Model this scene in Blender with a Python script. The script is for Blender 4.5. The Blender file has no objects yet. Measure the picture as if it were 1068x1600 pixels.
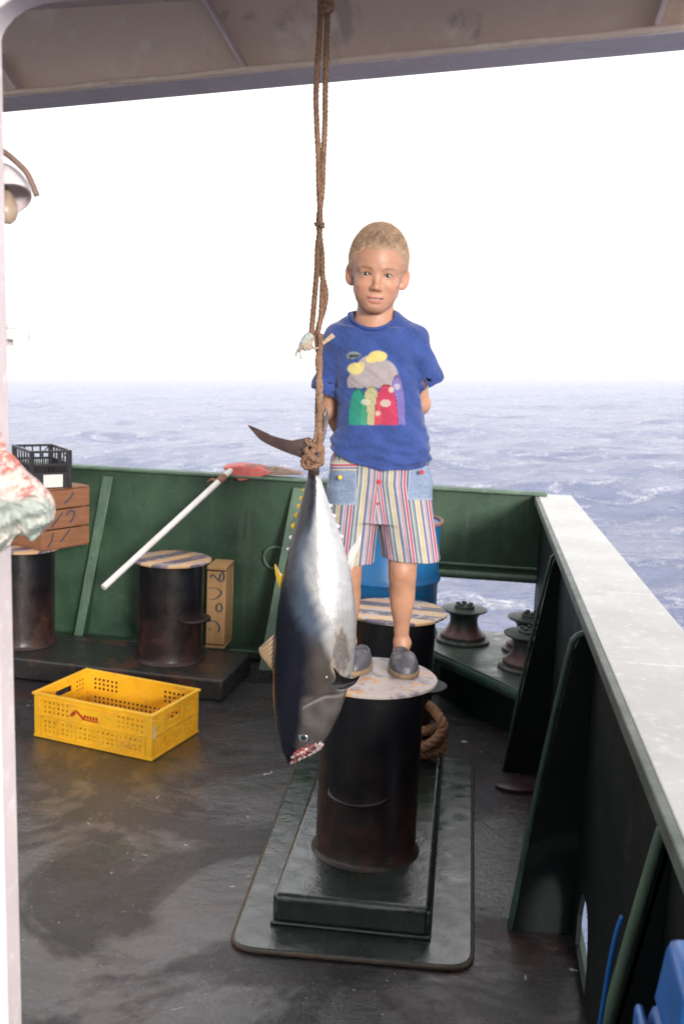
import bpy, math, random
import numpy as np
from mathutils import Vector, Matrix
PI = math.pi
rng = np.random.default_rng(7); random.seed(7)
scn = bpy.context.scene
# ------------------------------------------------------------ camera
F = 1700.0; H = 1.52
_d1 = np.array([203.0, 270.0, F]); _d1 /= np.linalg.norm(_d1)       # ship's forward axis seen from the camera
_t = np.array([1.0, -0.042, 0.0])
_n = np.cross(_d1, _t); _n /= np.linalg.norm(_n)
if _n[1] < 0: _n = -_n
_x = np.cross(_n, _d1); _x /= np.linalg.norm(_x)
if _x[0] < 0: _x = -_x
BAS = np.array([_x, _d1, _n])            # rows: ship X, Y, Z in camera coords (right, up, forward)
cam = bpy.data.cameras.new('camera'); camo = bpy.data.objects.new('camera', cam)
scn.collection.objects.link(camo); scn.camera = camo
cam.sensor_fit = 'VERTICAL'; cam.sensor_height = 36.0; cam.lens = F / 1600 * 36.0
cam.clip_start = 0.02; cam.clip_end = 20000
R_, U_, Fw = BAS[:, 0], BAS[:, 1], BAS[:, 2]
M4 = Matrix(((R_[0], U_[0], -Fw[0], 0), (R_[1], U_[1], -Fw[1], 0), (R_[2], U_[2], -Fw[2], H), (0, 0, 0, 1)))
camo.matrix_world = M4
cam.dof.use_dof = True; cam.dof.focus_distance = 2.9; cam.dof.aperture_fstop = 9.0
def ray(px, py):
    v = BAS @ np.array([(px - 534.0) / F, (800.0 - py) / F, 1.0]); return v
def onz(px, py, z):
    v = ray(px, py); s = (z - H) / v[2]; return np.array([v[0]*s, v[1]*s, z])
def onY(px, py, Y):
    v = ray(px, py); s = Y / v[1]; return np.array([v[0]*s, Y, H + v[2]*s])
def onX(px, py, X):
    v = ray(px, py); s = X / v[0]; return np.array([X, v[1]*s, H + v[2]*s])
# ------------------------------------------------------------ world, sun, exposure
SUN_EL, SUN_AZ = math.radians(12.5), math.radians(156)       # azimuth from ship +Y (forward) towards +X (right)
w = bpy.data.worlds.new('World'); scn.world = w; w.use_nodes = True
nt = w.node_tree; bg = nt.nodes['Background']
sky = nt.nodes.new('ShaderNodeTexSky'); sky.sky_type = 'NISHITA'; sky.sun_disc = False
sky.sun_elevation = SUN_EL; sky.sun_rotation = SUN_AZ; sky.air_density = 1.0; sky.dust_density = 2.0; sky.ozone_density = 1.0
hs = nt.nodes.new('ShaderNodeHueSaturation'); hs.inputs['Saturation'].default_value = 0.30
nt.links.new(sky.outputs[0], hs.inputs['Color']); mx = nt.nodes.new('ShaderNodeMix'); mx.data_type = 'RGBA'; mx.inputs[0].default_value = 0.62
nt.links.new(hs.outputs[0], mx.inputs[6]); mx.inputs[7].default_value = (10.2, 9.9, 9.9, 1)       # bright even overcast veil over the blue
nt.links.new(mx.outputs[2], bg.inputs[0]); bg.inputs[1].default_value = 0.11
sl = bpy.data.lights.new('sun', 'SUN'); sl.energy = 2.0; sl.angle = math.radians(10); sl.color = (1.0, 0.95, 0.88)
so = bpy.data.objects.new('sun', sl); scn.collection.objects.link(so)
sd = Vector((math.sin(SUN_AZ)*math.cos(SUN_EL), math.cos(SUN_AZ)*math.cos(SUN_EL), math.sin(SUN_EL)))
so.rotation_euler = sd.to_track_quat('Z', 'Y').to_euler(); so.location = (3, 6, 8)
scn.view_settings.view_transform = 'Standard'; scn.view_settings.look = 'None'
scn.view_settings.exposure = 1.0; scn.view_settings.gamma = 1.0
scn.render.engine = 'CYCLES'
scn.cycles.max_bounces = 8
scn.cycles.filter_width = 1.9
# ------------------------------------------------------------ object helpers
def link(o): scn.collection.objects.link(o); return o
def wloc(p): return np.array(p.location) if p is not None else np.zeros(3)
def root_of(o):
    s = np.zeros(3)
    while o is not None: s += np.array(o.location); o = o.parent
    return s
def thing(name, label, cat, loc=(0, 0, 0), rz=0, group=None):
    o = bpy.data.objects.new(name, None); link(o); o.location = loc; o.rotation_euler = (0, 0, rz); o.empty_display_size = 0.1
    o['label'] = label; o['category'] = cat
    if group: o['group'] = group
    return o
def tag(o, label=None, cat=None, group=None, kind=None):
    for k, v in (('label', label), ('category', cat), ('group', group), ('kind', kind)):
        if v: o[k] = v
    return o
class MB:
    def __init__(s): s.v = []; s.f = []; s.n = 0
    def add(s, v, f):
        v = np.asarray(v, float); s.v.append(v); s.f += [tuple(int(i) + s.n for i in q) for q in f]; s.n += len(v); return s
    def box(s, c, d, R=None):
        c = np.array(c, float); d = np.array(d, float) / 2
        v = np.array([[x, y, z] for x in (-1, 1) for y in (-1, 1) for z in (-1, 1)]) * d
        if R is not None: v = v @ np.array(R).T
        return s.add(v + c, [(0,1,3,2),(4,6,7,5),(0,4,5,1),(2,3,7,6),(0,2,6,4),(1,5,7,3)])
    def bx(s, x0, x1, y0, y1, z0, z1): return s.box(((x0+x1)/2, (y0+y1)/2, (z0+z1)/2), (x1-x0, y1-y0, z1-z0))
    def prism(s, a, b):                       # two matching rings of points
        n = len(a); v = list(a) + list(b)
        f = [(i, (i+1) % n, n + (i+1) % n, n + i) for i in range(n)] + [tuple(range(n))[::-1], tuple(range(n, 2*n))]
        return s.add(v, f)
    def extr(s, poly, vec):
        poly = [np.array(p, float) for p in poly]; return s.prism(poly, [p + np.array(vec, float) for p in poly])
    def lathe(s, prof, c=(0, 0, 0), n=48, sx=1, sy=1):        # prof: (r, z)
        v = []; f = []
        for r, z in prof:
            for i in range(n):
                a = 2*PI*i/n; v.append((c[0] + r*sx*math.cos(a), c[1] + r*sy*math.sin(a), c[2] + z))
        m = len(prof)
        for j in range(m-1):
            for i in range(n):
                k = (i+1) % n; f.append((j*n+i, j*n+k, (j+1)*n+k, (j+1)*n+i))
        f.append(tuple(range(n))[::-1]); f.append(tuple((m-1)*n + i for i in range(n)))
        return s.add(v, f)
    def tube(s, path, r, n=12, cap=True):
        P = np.array(path, float); m = len(P); r = np.broadcast_to(np.array(r, float), (m,))
        T = np.gradient(P, axis=0); T /= np.linalg.norm(T, axis=1)[:, None] + 1e-12
        up = np.array([0, 0, 1.0]) if abs(T[0][2]) < .9 else np.array([1.0, 0, 0])
        N = np.cross(T[0], up); N /= np.linalg.norm(N); v = []
        for i in range(m):
            N = N - T[i] * (N @ T[i]); N /= np.linalg.norm(N) + 1e-12; B = np.cross(T[i], N)
            for k in range(n):
                a = 2*PI*k/n; v.append(P[i] + r[i]*(math.cos(a)*N + math.sin(a)*B))
        f = [(j*n+i, j*n+(i+1) % n, (j+1)*n+(i+1) % n, (j+1)*n+i) for j in range(m-1) for i in range(n)]
        if cap: f += [tuple(range(n))[::-1], tuple((m-1)*n+i for i in range(n))]
        return s.add(v, f)
    def grid(s, P):                          # P: (a, b, 3)
        a, b = P.shape[:2]
        f = [(i*b+j, i*b+j+1, (i+1)*b+j+1, (i+1)*b+j) for i in range(a-1) for j in range(b-1)]
        return s.add(P.reshape(-1, 3), f)
    def obj(s, name, mat, parent=None, smooth=False, bevel=0, local=False, fix=True, auto=None):
        v = np.concatenate(s.v)
        return mkmesh(name, v, s.f, mat, parent, smooth, bevel, local, fix)
def mkmesh(name, v, f, mat, parent=None, smooth=False, bevel=0, local=False, fix=True, cols=None):
    """v in world coordinates unless local; the mesh is stored relative to its parent, or to its own base"""
    v = np.array(v, float)
    o_loc = np.zeros(3)
    if parent is not None:
        if not local: v = v - root_of(parent)
    else:
        lo, hi = v.min(0), v.max(0); o_loc = np.array([(lo[0]+hi[0])/2, (lo[1]+hi[1])/2, lo[2]]); v = v - o_loc
    me = bpy.data.meshes.new(name)
    if isinstance(f, np.ndarray):
        n = len(f); me.vertices.add(len(v)); me.vertices.foreach_set('co', v.astype(np.float32).ravel())
        k = f.shape[1]; me.loops.add(n*k); me.loops.foreach_set('vertex_index', f.astype(np.int32).ravel())
        me.polygons.add(n); me.polygons.foreach_set('loop_start', np.arange(0, n*k, k, dtype=np.int32)); me.update(calc_edges=True)
    else:
        me.from_pydata([tuple(p) for p in v], [], f); me.update()
    me.validate()
    if fix and not isinstance(f, np.ndarray):
        import bmesh
        bm = bmesh.new(); bm.from_mesh(me); bmesh.ops.recalc_face_normals(bm, faces=bm.faces); bm.to_mesh(me); bm.free()
    if smooth is not False:
        me.polygons.foreach_set('use_smooth', [True]*len(me.polygons))
        if smooth is not True: me.set_sharp_from_angle(angle=math.radians(smooth))
    o = bpy.data.objects.new(name, me); link(o); o.location = o_loc
    if parent is not None: o.parent = parent
    if mat is not None:
        for m in (mat if isinstance(mat, (list, tuple)) else [mat]): me.materials.append(m)
    if bevel:
        b = o.modifiers.new('bevel', 'BEVEL'); b.width = bevel; b.segments = 2; b.limit_method = 'ANGLE'; b.angle_limit = math.radians(40); b.harden_normals = False
        if smooth is False:
            me.polygons.foreach_set('use_smooth', [True]*len(me.polygons)); me.set_sharp_from_angle(angle=math.radians(40))
    if cols is not None:
        for nm, c in cols.items():
            c = np.asarray(c, np.float32)
            if c.ndim == 1: a = me.attributes.new(nm, 'FLOAT', 'POINT'); a.data.foreach_set('value', c)
            else:
                a = me.color_attributes.new(nm, 'FLOAT_COLOR', 'POINT')
                if c.shape[1] == 3: c = np.concatenate([c, np.ones((len(c), 1), np.float32)], 1)
                a.data.foreach_set('color', c.ravel())
    return o
def copy_tree(o, parent=None):
    c = o.copy(); link(c); c.parent = parent
    for ch in list(o.children): copy_tree(ch, c)
    return c
def spline(pts, n):
    """Catmull-Rom through pts (any dimension)"""
    P = np.array(pts, float); P = np.vstack([2*P[0]-P[1], P, 2*P[-1]-P[-2]]); m = len(P) - 3; out = []
    for t in np.linspace(0, m, n):
        i = min(int(t), m-1); u = t - i; a, b, c, d = P[i:i+4]
        out.append(0.5*((2*b) + (-a+c)*u + (2*a-5*b+4*c-d)*u*u + (-a+3*b-3*c+d)*u**3))
    return np.array(out)
def resample(P, step):
    P = np.array(P); L = np.concatenate([[0], np.cumsum(np.linalg.norm(np.diff(P, axis=0), axis=1))])
    n = max(3, int(L[-1]/step)); t = np.linspace(0, L[-1], n); return np.stack([np.interp(t, L, P[:, k]) for k in range(P.shape[1])], 1)
def laid_rope(mb, path, r, pitch=0.055, strands=3, n=7):
    P = resample(path, 0.006); m = len(P)
    T = np.gradient(P, axis=0); T /= np.linalg.norm(T, axis=1)[:, None] + 1e-12
    up = np.array([0, 0, 1.0]) if abs(T[0][2]) < .9 else np.array([1.0, 0, 0])
    N = np.cross(T[0], up); fr = []
    for i in range(m):
        N = N - T[i]*(N @ T[i]); N /= np.linalg.norm(N) + 1e-12; fr.append((N, np.cross(T[i], N)))
    for s in range(strands):
        Q = [P[i] + r*0.52*(math.cos(2*PI*(i*0.006/pitch + s/strands))*fr[i][0] + math.sin(2*PI*(i*0.006/pitch + s/strands))*fr[i][1]) for i in range(m)]
        mb.tube(Q, r*0.60, n)
    return mb
# ------------------------------------------------------------ materials
def sock(n, name): return n.inputs[name]
class Mt:
    def __init__(s, name):
        s.m = bpy.data.materials.new(name); s.m.use_nodes = True; s.t = s.m.node_tree; s.p = s.t.nodes['Principled BSDF']
        s.tc = s.t.nodes.new('ShaderNodeTexCoord')
    def N(s, t, **k):
        n = s.t.nodes.new('ShaderNode' + t)
        for a, b in k.items(): setattr(n, a, b)
        return n
    def L(s, a, b): s.t.links.new(a, b)
    def noise(s, scale, detail=4, rough=.55, dist=0, vec=None, stretch=None):
        n = s.N('TexNoise'); n.inputs['Scale'].default_value = scale; n.inputs['Detail'].default_value = detail
        n.inputs['Roughness'].default_value = rough; n.inputs['Distortion'].default_value = dist
        v = vec or s.tc.outputs['Object']
        if stretch is not None:
            mp = s.N('Mapping'); mp.inputs['Scale'].default_value = stretch; s.L(v, mp.inputs[0]); v = mp.outputs[0]
        s.L(v, n.inputs['Vector']); return n.outputs['Fac']
    def ramp(s, fac, stops, interp='LINEAR'):
        r = s.N('ValToRGB'); r.color_ramp.interpolation = interp; e = r.color_ramp.elements
        while len(e) > 1: e.remove(e[-1])
        for i, (p, c) in enumerate(stops):
            if isinstance(c, (int, float)): c = (c, c, c)
            if i == 0: q = e[0]; q.position = p
            else: q = e.new(p)
            q.color = (*c[:3], 1)
        s.L(fac, r.inputs[0]); return r.outputs[0]
    def mix(s, fac, a, b, mode='MIX'):
        n = s.N('Mix', data_type='RGBA', blend_type=mode)
        for v, i in ((fac, 0), (a, 6), (b, 7)):
            if isinstance(v, bpy.types.NodeSocket): s.L(v, n.inputs[i])
            elif i == 0: n.inputs[0].default_value = v
            else: n.inputs[i].default_value = (*v[:3], 1) if not isinstance(v, (int, float)) else (v, v, v, 1)
        return n.outputs[2]
    def math(s, op, a, b=0, clamp=False):
        n = s.N('Math', operation=op); n.use_clamp = clamp
        for i, v in enumerate((a, b)):
            if isinstance(v, bpy.types.NodeSocket): s.L(v, n.inputs[i])
            else: n.inputs[i].default_value = v
        return n.outputs[0]
    def xyz(s, vec=None):
        n = s.N('SeparateXYZ'); s.L(vec or s.tc.outputs['Object'], n.inputs[0]); return n.outputs
    def geo(s, out='Position'): return s.N('NewGeometry').outputs[out]
    def attr(s, name, out='Color'):
        n = s.N('Attribute'); n.attribute_name = name; return n.outputs[out]
    def bump(s, h, strength=.3, dist=.01, normal=None):
        b = s.N('Bump'); (s.L(strength, b.inputs['Strength']) if isinstance(strength, bpy.types.NodeSocket) else setattr(b.inputs['Strength'], 'default_value', strength)); b.inputs['Distance'].default_value = dist; s.L(h, b.inputs['Height'])
        if normal is not None: s.L(normal, b.inputs['Normal'])
        return b.outputs[0]
    def out(s, color=None, rough=None, normal=None, metal=None, coat=None, coat_r=None, spec=None, **k):
        for v, nme in ((color, 'Base Color'), (rough, 'Roughness'), (normal, 'Normal'), (metal, 'Metallic'), (coat, 'Coat Weight'), (coat_r, 'Coat Roughness'), (spec, 'Specular IOR Level')):
            if v is None: continue
            if nme == 'Normal': s.L(v, s.p.inputs['Coat Normal'])
            if isinstance(v, bpy.types.NodeSocket): s.L(v, s.p.inputs[nme])
            elif nme == 'Base Color': s.p.inputs[nme].default_value = (*v[:3], 1)
            else: s.p.inputs[nme].default_value = v
        return s.m
def paint(name, c, c2=None, rust=None, rust_at=.62, rough=(.25, .5), scale=9, bump=.25, pos=None, rust_scale=6, streak=None):
    m = Mt(name); c2 = c2 or tuple(x*.6 for x in c); v = m.geo() if pos else None
    n1 = m.noise(scale, 6, .6, .4, vec=v); n2 = m.noise(scale*7, 4, .6, vec=v)
    col = m.mix(m.ramp(n1, [(.35, 0), (.65, 1)]), c, c2)
    col = m.mix(m.ramp(n2, [(.55, 0), (.75, .5)]), col, tuple(min(1, x*1.5) for x in c))
    if rust:
        n3 = m.noise(rust_scale, 8, .65, .6, vec=v); col = m.mix(m.ramp(n3, [(rust_at, 0), (rust_at+.06, 1)]), col, rust)
    if streak:
        sn = m.noise(7, 7, .7, .3, vec=m.geo(), stretch=(3.2, 3.2, .22)); col = m.mix(m.ramp(sn, [(.54, 0), (.66, .75)]), col, streak)
    r = m.ramp(m.noise(scale*1.7, 5, .6, vec=v), [(.3, rough[0]), (.7, rough[1])])
    h = m.noise(scale*14, 5, .6, vec=v)
    return m.out(col, r, m.bump(h, bump, .002, m.bump(n1, bump, .01)))
def plain(name, c, rough=.5, var=.25, scale=20, bump=.1, coat=0, metal=0):
    m = Mt(name); n = m.noise(scale, 5, .6)
    col = m.mix(m.ramp(n, [(.3, 0), (.7, 1)]), c, tuple(x*(1-var) for x in c))
    return m.out(col, m.ramp(m.noise(scale*2.3, 3), [(.3, max(.02, rough*.8)), (.7, min(1, rough*1.15))]), m.bump(n, bump, .003), metal=metal, coat=coat)
# ============================================================ materials of the ship
M_green = paint('bulwark_green', (.030, .070, .038), (.017, .040, .024), rust=(.05, .035, .022), rust_at=.66, rough=(.35, .6), scale=4, bump=.3, streak=(.050, .078, .052))
M_green2 = paint('stiffener_green_lit', (.075, .13, .085), (.045, .085, .06), rust=(.12, .06, .03), rust_at=.66, rough=(.4, .6), scale=6, bump=.3, streak=(.12, .16, .12))  # paler worn green, sky light on the tilted stiffeners put into it
M_green_shade = paint('side_green_shaded', (.0045, .0085, .008), (.003, .005, .006), rust=(.010, .018, .013), rust_at=.60, rough=(.45, .7), scale=3, bump=.3, rust_scale=3)  # near-black green: shade of the inner faces put into the colour
M_green_shade.node_tree.nodes['Principled BSDF'].inputs['Specular IOR Level'].default_value = .22
M_white = paint('white_paint', (.55, .55, .54), (.47, .47, .46), rust=(.45, .33, .27), rust_at=.77, rough=(.45, .65), scale=5, bump=.2)
M_post = paint('post_white', (.76, .66, .67), (.66, .57, .58), rust=(.35, .2, .12), rust_at=.80, rough=(.35, .55), scale=7, bump=.2)
M_beam = paint('beam_cream', (.88, .72, .58), (.78, .63, .50), rust=(.56, .46, .40), rust_at=.60, rough=(.5, .7), scale=1.6, bump=.15, rust_scale=2.3)
M_under = paint('beam_lilac', (.74, .63, .62), (.66, .56, .56), rust=(.34, .19, .1), rust_at=.76, rough=(.5, .7), scale=5, bump=.2)
def rusty_black(name, z0=.05, z1=.32):
    m = Mt(name); z = m.xyz()[2]
    low = m.ramp(m.math('ADD', z, m.math('MULTIPLY', m.math('SUBTRACT', m.noise(9, 6, .65), .5), .55)), [(z0, 1), (z1, 0)])
    spots = m.ramp(m.noise(14, 8, .7, .5), [(.50, 0), (.60, 1)])
    f = m.math('MULTIPLY', low, m.ramp(spots, [(0, .35), (1, 1)]))
    col = m.mix(m.ramp(m.noise(6, 5), [(.35, 0), (.65, 1)]), (.004, .004, .006), (.008, .008, .011))
    rust = m.mix(m.noise(30, 5), (.022, .007, .006), (.075, .024, .013)); col = m.mix(f, col, rust)
    r = m.math('ADD', m.ramp(m.noise(11, 5), [(.3, .25), (.7, .48)]), m.math('MULTIPLY', f, .3))
    return m.out(col, r, m.bump(m.noise(55, 6, .65), .35, .002, m.bump(m.noise(7, 4), .25, .012)), coat=.1, coat_r=.15)
M_post_black = rusty_black('bollard_black')
def cap_mat(name, light, dark, orange, period, phase, ang, wear=.5):
    m = Mt(name); x, y, z = m.xyz()
    wob = m.math('MULTIPLY', m.math('SUBTRACT', m.noise(14, 4), .5), .012)
    u = m.math('ADD', m.math('ADD', m.math('MULTIPLY', x, math.cos(ang)), m.math('MULTIPLY', y, math.sin(ang))), wob)
    st = m.math('FRACT', m.math('ADD', m.math('DIVIDE', u, period), phase))
    col = m.mix(m.ramp(st, [(0, 0), (.5, 1)], 'CONSTANT'), orange, dark)
    wn = m.ramp(m.noise(15, 8, .7, .6), [(wear-.03, 0), (wear+.05, 1)]); col = m.mix(wn, col, light)
    col = m.mix(m.ramp(m.noise(45, 6, .7), [(.56, 0), (.66, .6)]), col, (.16, .09, .07))
    return m.out(col, m.ramp(m.noise(20, 4), [(.3, .3), (.7, .55)]), m.bump(m.noise(60, 5), .4, .002))
M_cap1 = cap_mat('cap_worn', (.50, .43, .41), (.23, .20, .24), (.60, .30, .09), .13, .62, 1.35, .44)
M_cap2 = cap_mat('cap_striped', (.42, .36, .34), (.085, .075, .10), (.52, .33, .17), .115, .3, 1.45, .53)
M_cap3 = cap_mat('cap_striped_diagonal', (.33, .27, .27), (.10, .085, .12), (.50, .31, .16), .12, .15, -.5, .55)
# ============================================================ deck
DX0, DX1, DY0, DY1 = -3.3, .362, -4.0, 5.2
def deck_mat():
    m = Mt('wet_deck'); P = m.geo()
    mid = m.noise(3.2, 8, .68, .9, vec=P); fine = m.noise(42, 6, .72, vec=P)
    str_ = m.noise(2.2, 9, .72, .5, vec=P, stretch=(1, 1.7, 1))
    col = m.mix(m.ramp(str_, [(.40, 0), (.60, 1)]), (.008, .013, .011), (.034, .024, .030))
    col = m.mix(m.ramp(mid, [(.50, 0), (.62, .85)]), col, (.045, .015, .012))
    worn = m.ramp(m.noise(1.3, 9, .72, .8, vec=P), [(.50, 0), (.60, 1)]); col = m.mix(m.math('MULTIPLY', worn, .75), col, (.068, .054, .074))  # lilac over the worn patches also puts sky reflection into the colour
    col = m.mix(m.ramp(fine, [(.58, 0), (.70, .6)]), col, (.17, .16, .17)); col = m.mix(m.ramp(m.noise(2.0, 8, .7, 1.0, vec=P), [(.55, 0), (.64, .6)]), col, (.012, .030, .020)); col = m.mix(m.ramp(m.noise(70, 5, .7, vec=P), [(.54, 0), (.60, .8)]), col, (.006, .007, .007))
    chips = m.ramp(m.noise(23, 3, .5, 1.2, vec=P), [(.722, 0), (.735, 1)]); col = m.mix(chips, col, (.45, .42, .38))
    pud = m.ramp(m.noise(1.5, 8, .66, .8, vec=P), [(.46, 0), (.54, 1)])
    rough = m.mix(pud, m.ramp(mid, [(.3, .20), (.7, .42)]), .07)
    h = m.math('ADD', m.math('MULTIPLY', m.noise(75, 6, .75, vec=P), .8), m.noise(13, 8, .72, .9, vec=P, stretch=(1, 1.8, 1)))
    n = m.bump(h, m.ramp(pud, [(0, .95), (1, .42)]), .010, m.bump(mid, .35, .03, m.bump(m.noise(6, 6, .65, .5, vec=P), .3, .03)))
    m.out(col, rough, n, coat=m.ramp(pud, [(0, .45), (1, 1)]), coat_r=.07)
    m.L(m.bump(h, .30, .006, m.bump(mid, .18, .02)), m.p.inputs['Coat Normal']); return m.m
M_deck = deck_mat()
def deck_grid():
    X = np.linspace(DX0, DX1, 60); Y = np.linspace(DY0, DY1, 120)
    P = np.zeros((60, 120, 3)); P[..., 0] = X[:, None]; P[..., 1] = Y[None]; mb = MB(); mb.grid(P); return mb
d = deck_grid().obj('deck', M_deck, None, smooth=True); tag(d, 'wet dark green and reddish brown worn steel deck', 'deck', kind='structure')
# hull below the deck
mb = MB(); mb.extr([(DX0, DY0, -.01), (DX1+.02, DY0, -.01), (DX1+.02, 4.80, -.01), (-.3, 5.2, -.01), (DX0, DY1, -.01)], (0, 0, -4.5))
h = mb.obj('hull', M_green, None); tag(h, 'green ship side below the deck', 'hull', kind='structure')
# ============================================================ sea (level with the true horizon, the ship lists a little)
def sea_mat():
    m = Mt('sea_water'); P = m.geo()
    n1 = m.noise(.35, 8, .62, .3, vec=P); n2 = m.noise(1.6, 8, .65, .4, vec=P); n3 = m.noise(7, 6, .65, vec=P)
    foam_glare = m.math('MULTIPLY', m.ramp(m.noise(.5, 8, .7, .8, vec=P), [(.51, 0), (.63, 1)]), m.ramp(n3, [(.42, 0), (.60, 1)]))  # white patches: foam together with sky glare painted into the colour
    col = m.mix(m.ramp(n1, [(.35, 0), (.65, 1)]), (.12, .155, .29), (.20, .235, .39)); col = m.mix(foam_glare, col, (.80, .80, .82))
    nrm = m.bump(n3, .5, .07, m.bump(n2, .8, .28, m.bump(n1, 1.0, 1.3)))
    return m.out(col, m.mix(foam_glare, .20, .8), nrm, spec=.34)
p_ = math.atan(209.0/F); NS = BAS @ np.array([0, math.cos(p_), -math.sin(p_)])
E2 = np.cross(NS, np.array([1.0, 0, 0])); E2 /= np.linalg.norm(E2); E1 = np.cross(E2, NS)
SEA0 = np.array([0, 0, H]) - NS*5.0
def sea_mesh():
    az = np.concatenate([np.linspace(-180, -42, 36)[:-1], np.linspace(-42, 42, 420), np.linspace(42, 180, 36)[1:]]) * PI/180
    rr = np.concatenate([np.linspace(1, 6, 6)[:-1], 6*np.exp(np.linspace(0, math.log(15000/6), 420))])
    A, Rr = np.meshgrid(az, rr, indexing='ij'); x = Rr*np.sin(A); y = Rr*np.cos(A); z = np.zeros_like(x)
    g = np.random.default_rng(3)
    for k in range(46):
        wl = 1.2*1.085**k; d = g.normal(0.35, .7); amp = .012*wl**1.0*(.55 if wl > 12 else 1)
        kx, ky = math.sin(d)*2*PI/wl, math.cos(d)*2*PI/wl; ph = g.uniform(0, 6.28)
        fade = np.clip(wl/(Rr*.02*2.5) - .6, 0, 1)
        s = np.sin(x*kx + y*ky + ph + .9*np.sin(x*kx*.31 - y*ky*.23 + ph)); z += amp*.42*fade*(s - .3*np.cos(2*(x*kx + y*ky + ph)))
    P = SEA0 + x[..., None]*E1 + y[..., None]*E2 + z[..., None]*NS
    mb = MB(); mb.grid(P); return mb
s = sea_mesh().obj('sea', sea_mat(), None, smooth=True, fix=False); tag(s, 'pale choppy blue sea reaching the horizon', 'sea', kind='structure')
# ============================================================ bow bulwark
ZR = .85
PL = onz(118, 730, ZR); PR = onz(838, 773, ZR)
ub = (PR - PL); ub /= np.linalg.norm(ub); nb = np.array([ub[1], -ub[0], 0])        # nb points to the camera side
if nb[1] > 0: nb = -nb
PL2 = PL - ub*1.6; XS = .350
PR = PR + ub*((XS - PR[0])/ub[0])
def bw(s, z, off=0): return np.array([*(PR - ub*s + nb*off)[:2], z])                # s metres left of the right corner
bow = thing('bow_bulwark', 'green steel bulwark across the bow with open fairlead gap at right', 'bulwark', tuple(bw(1.2, 0)))
Lb = np.linalg.norm(PR - PL2)
def wall_seg(mb, s0, s1, z0, z1, t0=0, t1=-.012):
    a = [bw(s0, z0, t0), bw(s1, z0, t0), bw(s1, z0, t1), bw(s0, z0, t1)]; mb.extr(a, (0, 0, z1-z0)); return mb
OPEN = .62; ZB = onY(770, 905, 4.8)[2]
mb = MB(); wall_seg(mb, OPEN, Lb, 0, ZR-.004); wall_seg(mb, 0, OPEN-.0005, ZB, ZR-.004); wall_seg(mb, 0, OPEN-.0005, 0, .19); mb.obj('plate', M_green, bow)
mb = MB(); wall_seg(mb, -.02, Lb, ZR-.004, ZR+.012, .032, -.035); mb.obj('rim', M_green2, bow, bevel=.006)
mb = MB(); mb.tube([bw(s_, ZB, .006) for s_ in np.linspace(-.0, OPEN, 20)], .019, 14); mb.tube([bw(s_, ZB+.045, .0) for s_ in np.linspace(-.0, OPEN, 20)], .008, 8)
mb.obj('lower_edge_bar', M_green2, bow, smooth=50)
mb = MB(); wall_seg(mb, OPEN+.0, Lb, 0.001, .05, .07, .001); mb.obj('curb', M_green, bow, bevel=.01)
def stiffener(ptop, pbot, wid, zb=.052):
    st = np.dot(PR[:2] - onz(*ptop, ZR)[:2], ub[:2])
    T = bw(st, ZR-.03, .030); B = onz(*pbot, zb); sb = np.dot(PR[:2] - B[:2], ub[:2]); bo = np.dot(B[:2]-PR[:2], nb[:2]); bo = max(.09, bo); B = bw(sb, zb, bo)
    wv = ub*wid/2; nn = nb
    mb = MB(); mb.prism([T-wv, T+wv, T+wv-nn*.01, T-wv-nn*.01], [B-wv*.85, B+wv*.85, B+wv*.85-nn*.01, B-wv*.85-nn*.01])
    o = mb.obj('stiffener', M_green2, bow, bevel=.003)
    mb = MB(); w2 = ub*.005
    q = [T-nn*.0105, B-nn*.0105, bw(sb, zb, .001), bw(st, ZR-.03, .001)]
    mb.prism([p - w2 for p in q], [p + w2 for p in q]); mb.obj('web', M_green, o)
stiffener((158, 738), (121, 1000), .05); stiffener((462, 757), (413, 1048), .062)
mb = MB(); sv = np.dot(PR[:2] - onz(300, 740, ZR)[:2], ub[:2])
stiffener((-160, 720), (-215, 985), .05)
# grab ring on the bulwark
c = onY(430, 872, bw(1.3, 0)[1]-.03); mb = MB(); mb.tube([c + .052*(math.cos(a)*ub + math.sin(a)*np.array([0, 0, 1.])) for a in np.linspace(0, 2*PI, 40)], .0065, 8, cap=False)
mb.obj('ring', M_green2, bow, smooth=True)
# ============================================================ right side bulwark
side = thing('side_bulwark', 'green side bulwark, coloured dark for its shade, with broad white cap rail and triangular brackets', 'bulwark', (.350, 2.4, 0))
def side_plate():
    mb = MB(); x0, x1 = XS, XS+.012; p0, p1, pz0, pz1 = 2.38, 2.60, .02, .20
    mb.bx(x0, x1, -3.0, p0, 0, ZR-.03); mb.bx(x0, x1, p1, PR[1]+.02, 0, ZR-.03); mb.bx(x0, x1, p0, p1, 0, pz0)
    arc = [(x0, p0 + (p1-p0)*t, pz1 - .10*(abs(2*t-1))**3) for t in np.linspace(0, 1, 15)]
    mb.extr([(x0, p0, ZR-.03), *arc, (x0, p1, ZR-.03)], (x1-x0, 0, 0)); return mb
side_plate().obj('plate', M_green_shade, side)
zt = .845
inn = [(-3, .288), (1.0, .288), (2.0, .29), (3.0, .289), (4.0, .287), (PR[1]+.03, .285)]
def outx(Y): return np.interp(Y, [-3, 1.5, 2.66, 3.2, 4.26, 5.07], [.60, .58, .552, .531, .506, .478])
mb = MB()
Ys = [-3, -1.2, .4, onz(930, 1033, zt)[1], onz(955, 926, zt)[1], PR[1]+.06]
for a, b in zip(Ys[:-1], Ys[1:]):
    a2 = a + .002
    mb.extr([(.333, a2, zt-.02), (outx(a), a2, zt-.02), (outx(b), b, zt-.02), (.333, b, zt-.02)], (0, 0, .022))
mb.obj('cap_rail', M_white, side, bevel=.003)
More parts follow.
